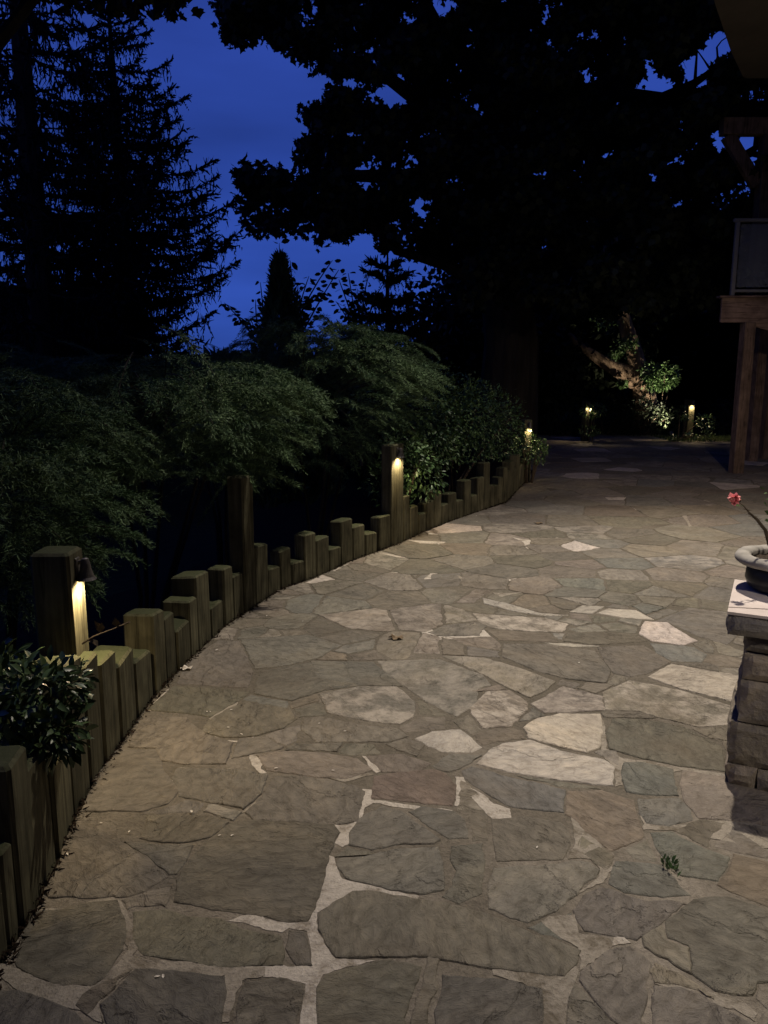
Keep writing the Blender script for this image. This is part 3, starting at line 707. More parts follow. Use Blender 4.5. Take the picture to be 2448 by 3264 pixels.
# near lamp post behind the border
def face_px(px,Y): 
    return P(px,2000,Y)[0]
a=edge_at(300); b_=edge_at(346); t=(b_-a).normalized(); nrm=Vector((-t.y,t.x)); hd=math.atan2(-nrm.y,-nrm.x)
fx=face_px(259,2.74); cN=Vector((fx,2.74))+nrm*.07
lamp_post((cN.x,cN.y),hd,.855,'nearest timber lamp post, its hooded light shining down beside the laurel',18)
a=edge_at(1250); b_=edge_at(1290); t=(b_-a).normalized(); nrm=Vector((-t.y,t.x)); hd=math.atan2(-nrm.y,-nrm.x); mid=(a+b_)/2+nrm*(.05+.012)
lamp_post((mid.x,mid.y),hd,.875,'lit timber lamp post rising from the middle of the curved timber border',13,(b_-a).length,.10)
q=P(1683,1345,10.4); lamp_post((q[0]-.02,q[1]),R(-70),.85,'lamp post glowing at the far end of the rounded hedge',6,.12)
q=P(1869,1290,16.6); lamp_post((q[0],q[1]),R(-70),.85,'small distant lamp post, left one of the two at the far patio edge',14,.13)
q=P(2198,1290,16.9); lamp_post((q[0],q[1]),R(-75),.87,'distant lamp post with the brighter bulb, right of two at the far edge',20,.16,rad=.03)

# ------------------------------------------------------------------ pillar, planter, plant
RZP=R(-27)
pil=empty('stone_pillar','rough stone pillar with pale limestone cap at the right edge of the patio','pillar',(0,0,0))
A=Vector(G(2322,2497)[:2]); ux=Vector((math.cos(RZP),math.sin(RZP))); uy=Vector((-ux.y,ux.x))
PW,PD=.46,.40
def rough_block(mb,o,sx,sz,dep,z0,seed,amp=.012):
    """rough-faced block: grid surface on all visible sides"""
    nx,nz,ny=max(3,int(sx/.022)),max(3,int(sz/.022)),max(3,int(dep/.03))
    def pos(u,v_,w):
        x,y,z=u*sx,v_*dep,w*sz
        ex=min(u,1-u)*sx; ez=min(w,1-w)*sz; ey=min(v_,1-v_)*dep
        f=1-math.exp(-min(ex,ez)/.012) ; g=1-math.exp(-min(ey,ez)/.012)
        n1=mnoise.noise((x*11+seed,z*11,y*11+seed))+.5*mnoise.noise((x*30+seed,z*30,y*30))
        yy=y; xx=x
        if v_==0: yy-= .014*f+amp*n1*.9
        if u==0: xx-= .010*g+amp*n1*.9
        if u==1: xx+= .010*g+amp*n1
        zz=z+ (.006*mnoise.noise((x*9,seed,y*9)) if w in(0,1) else 0)
        p=o+ux*xx+uy*yy; return (p.x,p.y,z0+zz)
    def grid(fn,a_,b2):
        vs=[fn(i/a_,j/b2) for j in range(b2+1) for i in range(a_+1)]
        mb.add(vs,[(j*(a_+1)+i,j*(a_+1)+i+1,(j+1)*(a_+1)+i+1,(j+1)*(a_+1)+i) for j in range(b2) for i in range(a_)])
    grid(lambda u,w:pos(u,0,w),nx,nz); grid(lambda v_,w:pos(0,1-v_,w),ny,nz); grid(lambda v_,w:pos(1,v_,w),ny,nz)
    grid(lambda u,w:pos(1-u,1,w),nx,nz); grid(lambda u,v_:pos(u,v_,1),nx,ny); grid(lambda u,v_:pos(u,1-v_,0),nx,ny)
sh=MB(); zz=0; k=0
LC=[(.24,.215,.18),(.32,.28,.235),(.19,.175,.155),(.28,.25,.215),(.20,.185,.17)]
for hz,splits,off in ((.085,[.22,.62],-.008),(.165,[.40],-.012),(.165,[.44],.010),(.10,[.34,.8],.016),(.065,[.5],.006)):
    xs=[0]+splits+[1]
    for u0,u1 in zip(xs[:-1],xs[1:]):
        sh.cur=(*random.choice(LC),1); k+=1
        rough_block(sh,A+ux*(u0*PW+off+.003)+uy*(random.uniform(-.006,.006)+(.004 if off>0 else 0)),(u1-u0)*PW-.006,hz-.006,PD-.01,zz,k*7.3)
    zz+=hz
sh.cur=(.06,.055,.05,1); cc=A+ux*PW/2+uy*PD/2; sh.box((cc.x,cc.y,zz/2),(PW-.05,PD-.05,zz-.004),RZP)
sh.build('shaft',M_LEDGE,pil)
CT=.665; cap=MB(); cap.cur=(.24,.225,.21,1)
# cap: rough edges below, sawn top
rough_block(cap,A+ux*(-.045)+uy*(-.03),PW+.09,CT-.008-zz,PD+.06,zz,91,.008)
cap.build('cap_slab',M_LEDGE,pil)
tp=MB()
for k,(q0) in enumerate(([(0,.0),(.30,.0),(.44,.26),(.0,.11)],[(0,.12),(.43,.268),(.20,1),(0,1)],[(.31,0),(1,0),(1,.30),(.45,.26)],[(.445,.27),(1,.31),(1,1),(.21,1)])):
    pp=[]
    cx=sum(u for u,_ in q0)/4; cy=sum(w for _,w in q0)/4
    for u,w in q0:
        u2=u+(cx-u)*.012; w2=w+(cy-w)*.012
        p=A+ux*(-.052+u2*(PW+.10))+uy*(-.040+w2*(PD+.075)); pp.append(p)
    z0=CT-.010; tp.add([(p.x,p.y,z0) for p in pp]+[(p.x,p.y,CT+.001*k) for p in pp],[(3,2,1,0),(4,5,6,7),(0,1,5,4),(1,2,6,5),(2,3,7,6),(3,0,4,7)])
tp.build('cap_top',M_LIME,pil)

pc=P(2514,1800,2.87); PC=(pc[0],2.86,CT+.004)
pot=empty('planter_bowl','round dark planter bowl with a thick grey rolled rim on top of the stone pillar','planter',PC)
b_=MB(); b_.lathe([(0,0),(.125,0),(.145,.012),(.154,.04),(.150,.075),(.135,.10),(.10,.10),(0,.095)],48); b_.build('bowl',M_GLAZE,pot,smooth=True)
b_=MB(); prof=[]
for k in range(14):
    a_=2*math.pi*k/14; prof.append((.166+.030*math.cos(a_),.118+.021*math.sin(a_)))
b_.lathe(prof,56,close=True)
b_.v=[(x*(1+.02*mnoise.noise((x*12,y*12,1))),y*(1+.02*mnoise.noise((x*12,y*12,4))),z+.004*mnoise.noise((x*14,y*14,z*14))) for x,y,z in b_.v]
b_.build('rim',M_CONC,pot,smooth=True)
b_=MB(); vs=[(0,0,.118)]+[(r*math.cos(a_),r*math.sin(a_),.108+.012*mnoise.noise((r*40,a_*3,0))) for r in(.05,.1,.145) for a_ in np.linspace(0,2*math.pi,25)[:-1]]
fs=[(0,1+k,1+(k+1)%24) for k in range(24)]+[(1+r*24+k,1+(r+1)*24+k,1+(r+1)*24+(k+1)%24,1+r*24+(k+1)%24) for r in range(2) for k in range(24)]
b_.add(vs,fs); b_.build('soil',M_SOIL,pot)
pl=empty('flowering_plant','spiny stemmed succulent with one pink blossom growing in the planter bowl','plant',(PC[0],PC[1],PC[2]+.108))
def rel(p): return (p[0]-PC[0],p[1]-PC[1],p[2]-PC[2]-.108)
tipF=P(2338,1590,2.84)
stem=[(-.01,0,0),rel(P(2452,1735,2.86)),rel(P(2440,1690,2.85)),rel(P(2412,1655,2.85)),rel(P(2392,1638,2.85)),rel(P(2370,1612,2.84)),rel(P(2346,1594,2.84))]
sb=MB(); sb.tube(stem,[.008,.0075,.0065,.0055,.004,.0018,.0014],7)
for k in range(5):
    a_=k*1.3+.4; q=[(-.01+.03*math.cos(a_),.03*math.sin(a_),0),(.03+.06*math.cos(a_),.05*math.sin(a_),.10),(.05+.09*math.cos(a_),.07*math.sin(a_),.20+.02*k)]
    sb.tube(q,[.008,.006,.003],6)
    for j in range(14):
        u=j/14; p=Vector(q[1]).lerp(Vector(q[2]),u); d=Vector((random.uniform(-1,1),random.uniform(-1,1),random.uniform(-.2,.6))).normalized(); sb.tube([p,p+d*.016],[.0016,.0002],4)
for j in range(60):
    u=random.uniform(1,4.6); i=int(u); p=Vector(stem[i]).lerp(Vector(stem[i+1]),u-i); d=Vector((random.uniform(-1,1),random.uniform(-1,1),random.uniform(-.4,.6))).normalized(); sb.tube([p,p+d*.017],[.0018,.0002],4)
sb.build('stem',M_TWIG,pl)
pos=[];dr=[]
for (px,py) in [(2440,1560),(2446,1572),(2436,1628),(2448,1640),(2362,1600),(2358,1612),(2380,1622),(2444,1612),(2450,1660),(2455,1590)]:
    p=rel(P(px,py,2.86)); pos.append(p); dr.append((random.uniform(-1,.4),random.uniform(-1,1),random.uniform(-.2,.8)))
for k in range(26): 
    a_=random.uniform(0,6.28); pos.append((.04+.09*math.cos(a_),.07*math.sin(a_),random.uniform(.1,.24))); dr.append((random.uniform(-1,1),random.uniform(-1,1),random.uniform(0,1)))
V,Fc=scatter(LEAF6Q,LEAF6Q_F,np.array(pos),frames(dr),np.array([[.026,.032,.026]]*len(pos))*rng.uniform(.7,1.2,(len(pos),1))); np_mesh('foliage',V,Fc,M_CYP,pl)
fl=MB(); c0=Vector(rel(tipF))
for k in range(26):
    d=Vector((random.gauss(0,1),random.gauss(-.3,1),random.gauss(.2,.8))).normalized(); u=d.orthogonal().normalized(); w=d.cross(u)
    a_=random.uniform(0,6.28); u,w=u*math.cos(a_)+w*math.sin(a_),w*math.cos(a_)-u*math.sin(a_)
    p=c0+d*.004; r_=.021
    fl.add([p-u*.002,p+d*r_*.6-u*r_*.55+w*.002,p+d*r_*1.15,p+d*r_*.6+u*r_*.55+w*.002],[(0,1,2,3)])
fl.build('blossom',M_PINK,pl)

# ------------------------------------------------------------------ raised deck (right)
DY=11.3
dk=empty('raised_deck','raised brown wooden deck with glass railing on tall posts at the right','deck',(0,0,0))
xl=P(2297,990,DY)[0]; zt=P(2300,950,DY)[2]; zb=P(2300,1028,DY)[2]
b_=MB(); b_.box(((xl+14)/2,DY,(zt+zb)/2-.0),(14-xl,.05,zt-zb),0,None,.004)
# arched bracket board below the fascia
xb=P(2396,1028,DY)[0]; vs=[];n=14
for k in range(n+1):
    u=k/n; x=xb+u*1.6; drop=.05+.28*math.sin(min(1,u*1.15)*math.pi/2)*.8
    vs+= [(x,DY-.02,zb-drop+.0),(x,DY-.02,zb),(x,DY+.02,zb-drop),(x,DY+.02,zb)]
fs=[]
for k in range(n):
    a_=4*k; c_=4*(k+1); fs+=[(a_,c_,c_+1,a_+1),(a_+2,a_+3,c_+3,c_+2),(a_,a_+2,c_+2,c_)]
b_.add(vs,fs); b_.build('fascia',M_DECKX,dk)
b_=MB()
for k in range(22):
    x_=xl-.05+k*.145*.7; b_.box(((x_+14)/2,DY+k*.145,zt+.016),(14-x_,.138,.028),0,None,.003)
b_.build('deck_boards',M_DECKX,dk)
b_=MB()
for k in range(14): b_.box((xl+1.2+k*.6+1.1,DY+1.6,zb+.12),(.045,3.1,.22),0)
b_.build('joists',M_DECKW,dk)
def dpost(px,py_base,wid,dname='deck_post'):
    g=G(px,py_base); b_=MB(); b_.box((g[0],g[1],(zb)/2),(wid,wid,zb),R(3),None,.006); return b_.build(dname,M_DECKW,dk)
dpost(2345,1508,.16); dpost(2394,1470,.15); dpost(2436,1462,.15)
b_=MB(); b_.box((xl+4.2,DY+1.6,zb-.12),(5.6,.1,.24),0,None,.004); b_.build('beam',M_DECKW,dk)
# railing
rl=MB(); xr0=P(2328,946,DY)[0]; zr=P(2350,702,DY)[2]
rl.box((xr0+.03,DY+.02,(zt+zr)/2),(.055,.055,zr-zt-.03),0,None,.004)
for k in range(1,5): rl.box((xr0+k*1.5,DY+.02,(zt+zr)/2),(.055,.055,zr-zt-.03),0,None,.004)
rl.box((xr0+3.1,DY+.02,zr+.004),(6.25,.065,.045),0,None,.004); rl.box((xr0+3.1,DY+.02,zt+.10),(6.1,.04,.04),0,None,.004)

rail=rl.build('railing',M_RAIL,dk)
for k in range(4):
    g_=MB(); g_.box((xr0+.03+k*1.5+.75,DY+.02,(zt+zr)/2+.05),(1.40,.010,zr-zt-.20),0); g_.build('glass_pane',M_GLASS,rail)
# storey above: post, brace and roof beam standing on the deck
up=MB(); xp=P(2418,560,DY+.35)[0]; zu=P(2380,432,DY+.35)[2]; zu2=P(2330,378,DY+.35)[2]; xu=P(2300,400,DY+.35)[0]
up.box((xp+.10,DY+.35,(zt+zu)/2+.015),(.20,.20,zu-zt-.03),0,None,.006)
up.build('upper_post',M_DECKW,dk)
up=MB(); p0=P(2318,432,DY+.35); p1=P(2412,590,DY+.35)
dv=Vector(p1)-Vector(p0); nn=Vector((-dv.z,0,dv.x)).normalized()*.085
vs=[]
for yy in(-.05,.05):
    for q in(Vector(p0)+nn,Vector(p0)-nn,Vector(p1)-nn,Vector(p1)+nn): vs.append((q.x,q.y+yy,q.z))
up.add(vs,[(0,1,2,3),(7,6,5,4),(0,4,5,1),(1,5,6,2),(2,6,7,3),(3,7,4,0)]); up.build('brace',M_DECKW,dk)
up=MB(); up.box(((xu+12)/2,DY+.35,(zu+zu2)/2),(12-xu,.16,zu2-zu),0,None,.006)
up.build('roof_beam',M_DECKW,dk)
up=MB(); up.box(((xu+3.0+12)/2,DY+2.3,zu2+.10),(12-xu-3,4.0,.18),0,None,.01); up.build('roof',M_STUCCO,dk)

# ------------------------------------------------------------------ house corner above the patio
hs=empty('house','house corner with a smooth tan overhanging soffit above the right side of the patio','house',(0,0,0))
SZ=5.5
s0=G(2275,0,SZ); s1=G(2330,165,SZ); s2=G(2372,250,SZ); s3=(8.2,s2[1]+.02,SZ)
dirx=(s1[0]-s0[0])/(s1[1]-s0[1])
pts=[(s0[0]-dirx*.6,s0[1]-.6),(s0[0],s0[1]),(s1[0],s1[1]),(s2[0]-.03,s2[1]-.04),(s2[0]+.03,s2[1]),(s3[0],s3[1]),(8.2,s0[1]-.6)]
b_=MB(); n=len(pts); b_.add([(x,y,SZ) for x,y in pts]+[(x,y,SZ+.30) for x,y in pts],[tuple(range(n-1,-1,-1)),tuple(range(n,2*n))]+[(i,(i+1)%n,n+(i+1)%n,n+i) for i in range(n)])
b_.build('soffit',M_STUCCO,hs)
b_=MB(); b_.box((5.2,4.8,11.23),(8.0,5.0,.22),0,None,.01); b_.build('eave',M_STUCCO,hs)
b_=MB(); b_.box((8.0,4.0,5.7),(.3,15.0,11.4),0); b_.build('wall',M_WALL,hs)
b_=MB(); b_.box((-.9,-1.05,2.95),(17.6,2.2,.22),0,None,.01); b_.build('sky_block_slab',M_STUCCO,hs)  # unseen slab added over the camera to block blue sky light on the pillar
b_=MB(); b_.box((-.9,-2.3,5.7),(17.4,.25,11.4),0); b_.build('sky_block_wall',M_WALL,hs)  # unseen wall behind the camera, widened to keep sky light off the pillar

# flood lights on the house (just above the frame)
L1=Vector((2.0,7.0,11.0))
fx_=empty('floodlight','small bronze floodlight under the upper eave high above the stone pillar','light',tuple(L1))
b_=MB(); b_.tube([(0,0,.118),(0,0,.06)],.02,10); b_.lathe([(0,.07),(.035,.065),(.055,.02),(.062,-.005),(.056,-.004),(.03,.02),(0,.025)],20); b_.build('housing',M_METAL,fx_)
b_=MB(); b_.lathe([(0,.012),(.03,.010),(.045,.004)],16); b_.build('lens',M_FLOOD,fx_)
lamp('flood_light_source',tuple(L1-Vector((0,0,.012))),7400,(1,.88,.74),.09,'SPOT',aim(L1,(2.2,4.3,0)),R(49),1.0)
L2=Vector((3.75,7.0,2.9))
fx2=empty('floodlight','bronze floodlight on a short mast beside the deck, right of the patio','light',tuple(L2))
b_=MB(); b_.tube([(.15,0,-2.9),(.15,0,.05),(0,0,.08)],.025,8); b_.lathe([(0,.07),(.035,.065),(.055,.02),(.062,-.005),(.056,-.004),(.03,.02),(0,.025)],20); b_.build('housing',M_METAL,fx2)
b_=MB(); b_.lathe([(0,.012),(.03,.010),(.045,.004)],16); b_.build('lens',M_FLOOD,fx2)
lamp('flood_light_source',tuple(L2-Vector((0,0,.012))),225,(1,.80,.62),.05,'SPOT',aim(L2,(4.2,8.4,0)),R(158),1.0)

L3=Vector((2.3,.15,2.70))
fx3=empty('floodlight','small downlight under the added slab edge above the photographer','light',tuple(L3))
b_=MB(); b_.tube([(0,0,.14),(0,0,.06)],.02,10); b_.lathe([(0,.07),(.035,.065),(.055,.02),(.062,-.005),(.056,-.004),(.03,.02),(0,.025)],20); b_.build('housing',M_METAL,fx3)
b_=MB(); b_.lathe([(0,.012),(.03,.010),(.045,.004)],16); b_.build('lens',M_FLOOD,fx3)
lamp('flood_light_source',tuple(L3-Vector((0,0,.012))),210,(1,.88,.74),.06,'SPOT',aim(L3,(1.75,2.5,.1)),R(66),1.0)

# ------------------------------------------------------------------ vegetation builders
def juniper(center,base,rx,ry,ztop,zbot,nplume,label,seedv,name='juniper_shrub',size=1.0,mat=None):
    """spreading juniper: arching plumes from a low crown, each a spine clothed in fine sprigs"""
    global rng
    rng=np.random.default_rng(seedv)
    r=empty(name,label,'shrub',(base[0],base[1],-1.1))
    bx,by=base[0],base[1]
    nb_=NB(); br=MB()
    C=np.array(center)-np.array([bx,by,-1.1])
    posL=[];dirL=[];scL=[]
    CL=[]
    while len(CL)<26:
        d=unit(rng.normal(size=3))
        if -.8<d[2]<.8 and all(np.dot(d,c_)<.90 for c_ in CL): CL.append(d)
    for k in range(nplume):
        # tip position on the upper/outer shell of the ellipsoid
        d=unit(CL[k%len(CL)]+rng.normal(size=3)*.20)
        rr=rng.uniform(.45,1.0)**.5
        tip=C+np.array([d[0]*rx,d[1]*ry,(d[2]*(ztop-center[2]) if d[2]>0 else d[2]*(center[2]-zbot))])*rr
        start=tip-unit((tip-C)*np.array([1,1,.45])+np.array([.35,-.30,.12])+rng.normal(size=3)*.25)*rng.uniform(.40,.85)
        hor=tip-start; L=np.linalg.norm(hor)
        mid=start+hor*.6+np.array([0,0,.20*L]); tip=tip-np.array([0,0,.06*L])
        t=np.linspace(0,1,9)[:,None]
        curve=(1-t)**2*start+2*t*(1-t)*mid+t**2*tip
        if k%2==0: br.tube([tuple(p) for p in curve[::2]],[.006,.005,.004,.003,.0015],4,False)
        # outward/droop frame
        T=unit(np.gradient(curve,axis=0))
        ns=int(60*size)
        u=rng.uniform(.05,1.0,ns)**.8
        ii=np.clip((u*8).astype(int),0,7); f=(u*8-ii)[:,None]
        pb=curve[ii]*(1-f)+curve[ii+1]*f; tb=T[ii]
        side=unit(np.cross(tb,[0,0,1.0])); sgn=rng.choice([-1,1],ns)[:,None]
        sd=unit(tb*1.3+side*sgn*rng.uniform(.2,.8,(ns,1))+np.array([0,0,1])*rng.uniform(-.25,.35,(ns,1)))
        sl=rng.uniform(.05,.13,ns)*(1.2-.55*u)*1.2
        # each sprig = short axis with fine blades
        nbld=12
        w=np.linspace(0,1,nbld)
        pp=pb[:,None,:]+sd[:,None,:]*(sl[:,None]*w[None])[:,:,None]+np.array([0,0,-.03])*(w**2)[None,:,None]
        dd=unit(sd[:,None,:]+rng.normal(size=(ns,nbld,3))*.6)
        posL.append(pp.reshape(-1,3)); dirL.append(dd.reshape(-1,3)); scL.append(rng.uniform(.014,.030,ns*nbld))
    pos=np.concatenate(posL);D=np.concatenate(dirL);S=np.concatenate(scL)
    V,Fc=scatter(NEEDLE,NEEDLE_F,pos,frames(D),np.stack([S,S*.10+.0018,S],1))
    np_mesh('foliage',V,Fc,mat or M_JUNI,r)
    for k in range(5):
        a_=k*1.25+seedv; br.tube([(.05*math.cos(a_),.05*math.sin(a_),0),tuple(C*.4+np.array([.1*math.cos(a_),.1*math.sin(a_),0])),tuple(C*.75+np.array([.3*math.cos(a_),.3*math.sin(a_),.1]))],[.03,.02,.01],7)
    br.build('branches',M_BARK,r)
    return r

def leafy(name,label,cat,base,blobs,n,leaf,mat,seedv,stems=6,tmpl='leaf',droop=.3,group=None,stemr=.012,shell=.55,barkm=None):
    """leafy shrub: blobs = [(x,y,z,rx,ry,rz)], leaves concentrated near the blob surfaces"""
    global rng
    rng=np.random.default_rng(seedv)
    r=empty(name,label,cat,(base[0],base[1],-.03),0,group)
    B=np.array(blobs,float); B[:,0]-=base[0];B[:,1]-=base[1];B[:,2]+=.03
    vol=B[:,3]*B[:,4]+B[:,3]*B[:,5]; pk=rng.choice(len(B),n,p=vol/vol.sum())
    d=unit(rng.normal(size=(n,3))); rr=(shell+(1-shell)*rng.uniform(0,1,n)**.6)*(1+.10*rng.normal(size=n))
    # clumping
    pos=B[pk,:3]+d*B[pk,3:]*rr[:,None]
    cl=np.array([mnoise.noise(tuple(p*5.5)) for p in pos]); keep=cl>-.22+.3*rng.normal(size=n)*.3
    pos=pos[keep];d=d[keep]; pos=pos[pos[:,2]>.02] if False else pos
    dd=unit(d+rng.normal(size=d.shape)*.6+np.array([0,0,-droop]))
    T,Fq=(LEAF,LEAF_F) if tmpl=='leaf' else ((LEAF6Q,LEAF6Q_F) if tmpl=='leaf6' else (MAPLE,MAPLE_F))
    S=leaf*rng.uniform(.6,1.25,len(pos))
    roll=rng.normal(size=len(pos))*.8
    V,Fc=scatter(T,Fq,pos,frames(dd,roll),S); np_mesh('foliage',V,Fc,mat,r)
    br=MB()
    for k in range(stems):
        b0=B[k%len(B)]; a_=k*2.1
        e=b0[:3]+np.array([math.cos(a_)*b0[3],math.sin(a_)*b0[4],b0[5]*.3])*.6
        s_=np.array([.04*math.cos(a_),.04*math.sin(a_),0]); mid=(s_+e)/2+np.array([0,0,.1*abs(e[2])])
        br.tube([tuple(s_),tuple(mid),tuple(e)],[stemr*1.3,stemr,stemr*.4],6)
    br.build('stems',barkm or M_TWIG,r)
    return r

# spreading junipers behind the border
juniper((-2.15,3.75,1.00),(-2.2,4.2),1.05,1.2,1.66,.22,380,'wide spreading juniper overhanging the timbers at the left edge of the picture',11)
juniper((-1.42,5.35,1.25),(-1.9,5.6),1.12,1.0,1.62,.52,330,'juniper whose bright green plume hangs above the tall bare timber',12)
juniper((-3.5,6.2,1.25),(-3.5,6.2),1.9,1.5,1.80,.4,300,'dim juniper at the back left below the two spruces',13)
juniper((-.55,7.4,1.45),(-.75,7.6),1.20,1.2,2.02,.5,320,'tallest juniper mound, arching up in front of the small cypress',14)
juniper((-1.7,8.3,1.25),(-1.8,8.4),1.4,1.2,1.78,.4,170,'dark juniper behind the mound in the middle',15)
# leafy hedge following the far border
leafy('rounded_hedge','rounded small-leaved hedge spilling over the far end of the timber border','hedge',(.8,9.3),
 [(.35,8.2,.95,.50,.5,.42),(.75,8.7,1.02,.50,.5,.45),(1.05,9.3,.95,.52,.5,.44),(1.35,9.8,.85,.45,.45,.42),(.3,9.2,1.15,.8,.6,.45),(1.55,10.15,.62,.32,.35,.32),(1.0,8.85,.62,.30,.30,.22),(.55,8.1,.68,.3,.3,.24)],
 15000,.045,M_HEDGE,21,10,'leaf6',.2)
leafy('leafy_shrub','small leafy shrub glowing pale green right beside the middle lamp post','shrub',(.1,7.0),
 [(.20,6.95,.70,.24,.2,.26),(.36,7.1,.55,.22,.2,.22),(.05,7.1,.45,.25,.2,.25)],1500,.05,M_HEDGE,22,6,'leaf6')
leafy('leafy_shrub','bright yellow-green leafy shrub at the foot of the lamp post beyond the hedge','shrub',(1.95,10.3),
 [(1.92,10.2,.50,.22,.2,.22),(2.05,10.45,.42,.2,.2,.2)],900,.045,M_LITL,23,5,'leaf6')
# glossy shrub, lower left
leafy('laurel_shrub','glossy dark laurel with long narrow leaves at the lower left, leaning over the nearest timbers','shrub',(-1.25,2.15),
 [(*P(110,2215,2.25),.15,.14,.10),(*P(20,2310,2.2),.15,.14,.12),(*P(190,2190,2.32),.09,.10,.07),(*P(-70,2200,2.35),.20,.2,.13),(*P(185,2330,2.2),.075,.10,.08),(*P(60,2400,2.15),.10,.1,.06)],
 2300,.046,M_SHRUB,31,9,'leaf6',.25,stemr=.004,shell=.35)
# bare twig beside the near lamp
tw=MB(); base=P(262,2060,2.62); tp0=[P(262,2052,2.62),P(300,2028,2.62),P(360,2005,2.62),P(414,1982,2.62)]
o=base; tw.tube([(p[0],p[1],p[2]) for p in tp0],[.004,.0035,.003,.0035],6)
for (px,py,dx,dz) in ((318,2016,.01,.03),(330,2010,-.02,.03),(372,1998,.0,.028),(290,2034,.02,-.02)):
    p=Vector(P(px,py,2.62)); q=p+Vector((dx,-.01,dz)); w=Vector((.014,.006,.0)); mid=(p+q)/2; tw.add([p,mid+w,q+Vector((dx,0,dz))*.4,mid-w],[(0,1,2,3)])
tag(tw.build('fallen_twig',M_TWIG),'bare twig with shrivelled leaves resting on the timbers by the nearest lamp post','twig')

# ---- conifers
def spruce(name,label,X,Y,z0,ztop,rmax,seedv,nl=26,weep=.55,mat=M_SPR,nbr=11,group=None,bs=1.0,hb=.06):
    global rng
    rng=np.random.default_rng(seedv)
    r=empty(name,label,'tree',(X,Y,z0),0,group)
    Ht=ztop-z0; tr=MB(); tr.tube([(0,0,0),(.02,0,Ht*.4),(0,.02,Ht*.8),(0,0,Ht)],[Ht*.022,Ht*.016,Ht*.008,.01],9); tr.build('trunk',M_BARK,r)
    nb_=NB(); P_=[];D_=[];S_=[]; br=MB()
    for l in range(nl):
        u=(l+.5)/nl; h=Ht*(hb+(.99-hb)*u); rad=rmax*(1-u)**.82*(1 if u>.1 else .85)*(min(1,max(.35,(h-2.5)/2.5)) if hb>.2 else 1)+.10
        for k in range(nbr if u<.8 else 7):
            a_=l*2.4+k*2*math.pi/nbr+rng.uniform(-.25,.25); rl_=rad*rng.uniform(.72,1.12); hh=h+rng.uniform(-.16,.16)*Ht/nl
            nseg=9; t=np.linspace(0,1,nseg)
            # goes down a little then sweeps up at the tip
            zc=hh+rl_*(-.20*t-.02*t**2+.34*t**3)
            if u>.82: zc=hh+rl_*(.45*t)
            cx=rl_*t*math.cos(a_); cy=rl_*t*math.sin(a_)
            cv=np.stack([cx,cy,zc],1)
            br.tube([tuple(p) for p in cv[::2]],[.03*(1-u)+.008,.02*(1-u)+.007,.014,.009,.004],4,False)
            T=unit(np.gradient(cv,axis=0))
            # needles on the spine
            ns=int(rl_*56*bs); uu=rng.uniform(.08,1,ns); ii=np.clip((uu*(nseg-1)).astype(int),0,nseg-2); f=(uu*(nseg-1)-ii)[:,None]
            pb=cv[ii]*(1-f)+cv[ii+1]*f
            P_.append(pb); D_.append(unit(T[ii]*1.0+rng.normal(size=(ns,3))*.75)); S_.append(np.stack([rng.uniform(.08,.17,ns),np.full(ns,.045),np.full(ns,.1)],1))
            # weeping branchlets
            nw=int(rl_*15*bs)
            if weep>0 and u<.9:
                uu=rng.uniform(.15,.98,nw); ii=np.clip((uu*(nseg-1)).astype(int),0,nseg-2); f=(uu*(nseg-1)-ii)[:,None]
                pb=cv[ii]*(1-f)+cv[ii+1]*f; Lw=weep*rng.uniform(.35,1.1,nw)*(1-.35*uu)*min(1,rl_/1.2)
                sdv=rng.normal(size=(nw,3))*.10
                for q in range(5):
                    w=q/5.0
                    P_.append(pb+np.array([0,0,-1])*(Lw*w)[:,None]+sdv*w); D_.append(unit(np.array([0,0,-1.0])+rng.normal(size=(nw,3))*.28))
                    S_.append(np.stack([Lw*.30,np.full(nw,.034*(1-.5*w)+.008),Lw],1))
            # side twigs
            n2=int(rl_*14*bs); uu=rng.uniform(.2,1,n2); ii=np.clip((uu*(nseg-1)).astype(int),0,nseg-2); f=(uu*(nseg-1)-ii)[:,None]
            pb=cv[ii]*(1-f)+cv[ii+1]*f; sd=unit(np.cross(T[ii],[0,0,1]))*rng.choice([-1,1],n2)[:,None]
            d2=unit(sd+T[ii]*.9+np.array([0,0,-.15])); L2_=.30*rl_*rng.uniform(.4,1,n2)*(1.1-.7*uu)+.08
            for q in range(4):
                w=q/4.0; P_.append(pb+d2*(L2_*w)[:,None]); D_.append(unit(d2+rng.normal(size=(n2,3))*.45)); S_.append(np.stack([L2_*.36,np.full(n2,.05),L2_],1))
    pos=np.concatenate(P_);D=np.concatenate(D_);S=np.concatenate(S_)
    V,Fc=scatter(NEEDLE,NEEDLE_F,pos,frames(D),S); np_mesh('crown',V,Fc,mat,r); br.build('limbs',M_BARK,r)
    return r
q=P(345,0,15.5); spruce('spruce_tree','tall weeping spruce, right of the nearer one, its tip at the top edge',q[0],15.5,-1.2,P(352,-60,15.5)[2],3.4,41,16,.60,nbr=9,hb=.32)
q=P(120,0,13.0); spruce('spruce_tree','larger nearer spruce cut off by the left edge of the picture',P(150,600,13)[0]-.25,13.0,-1.2,P(150,-900,13.0)[2],2.9,42,18,.65,nbr=8,hb=.12,bs=.8)
spruce('spruce_tree','small dark spruce between the broadleaf saplings, left of the lowest oak limb',P(1235,900,15)[0],15.0,-.8,P(1240,770,15)[2],1.9,43,15,.5,nbr=10,bs=1.5)
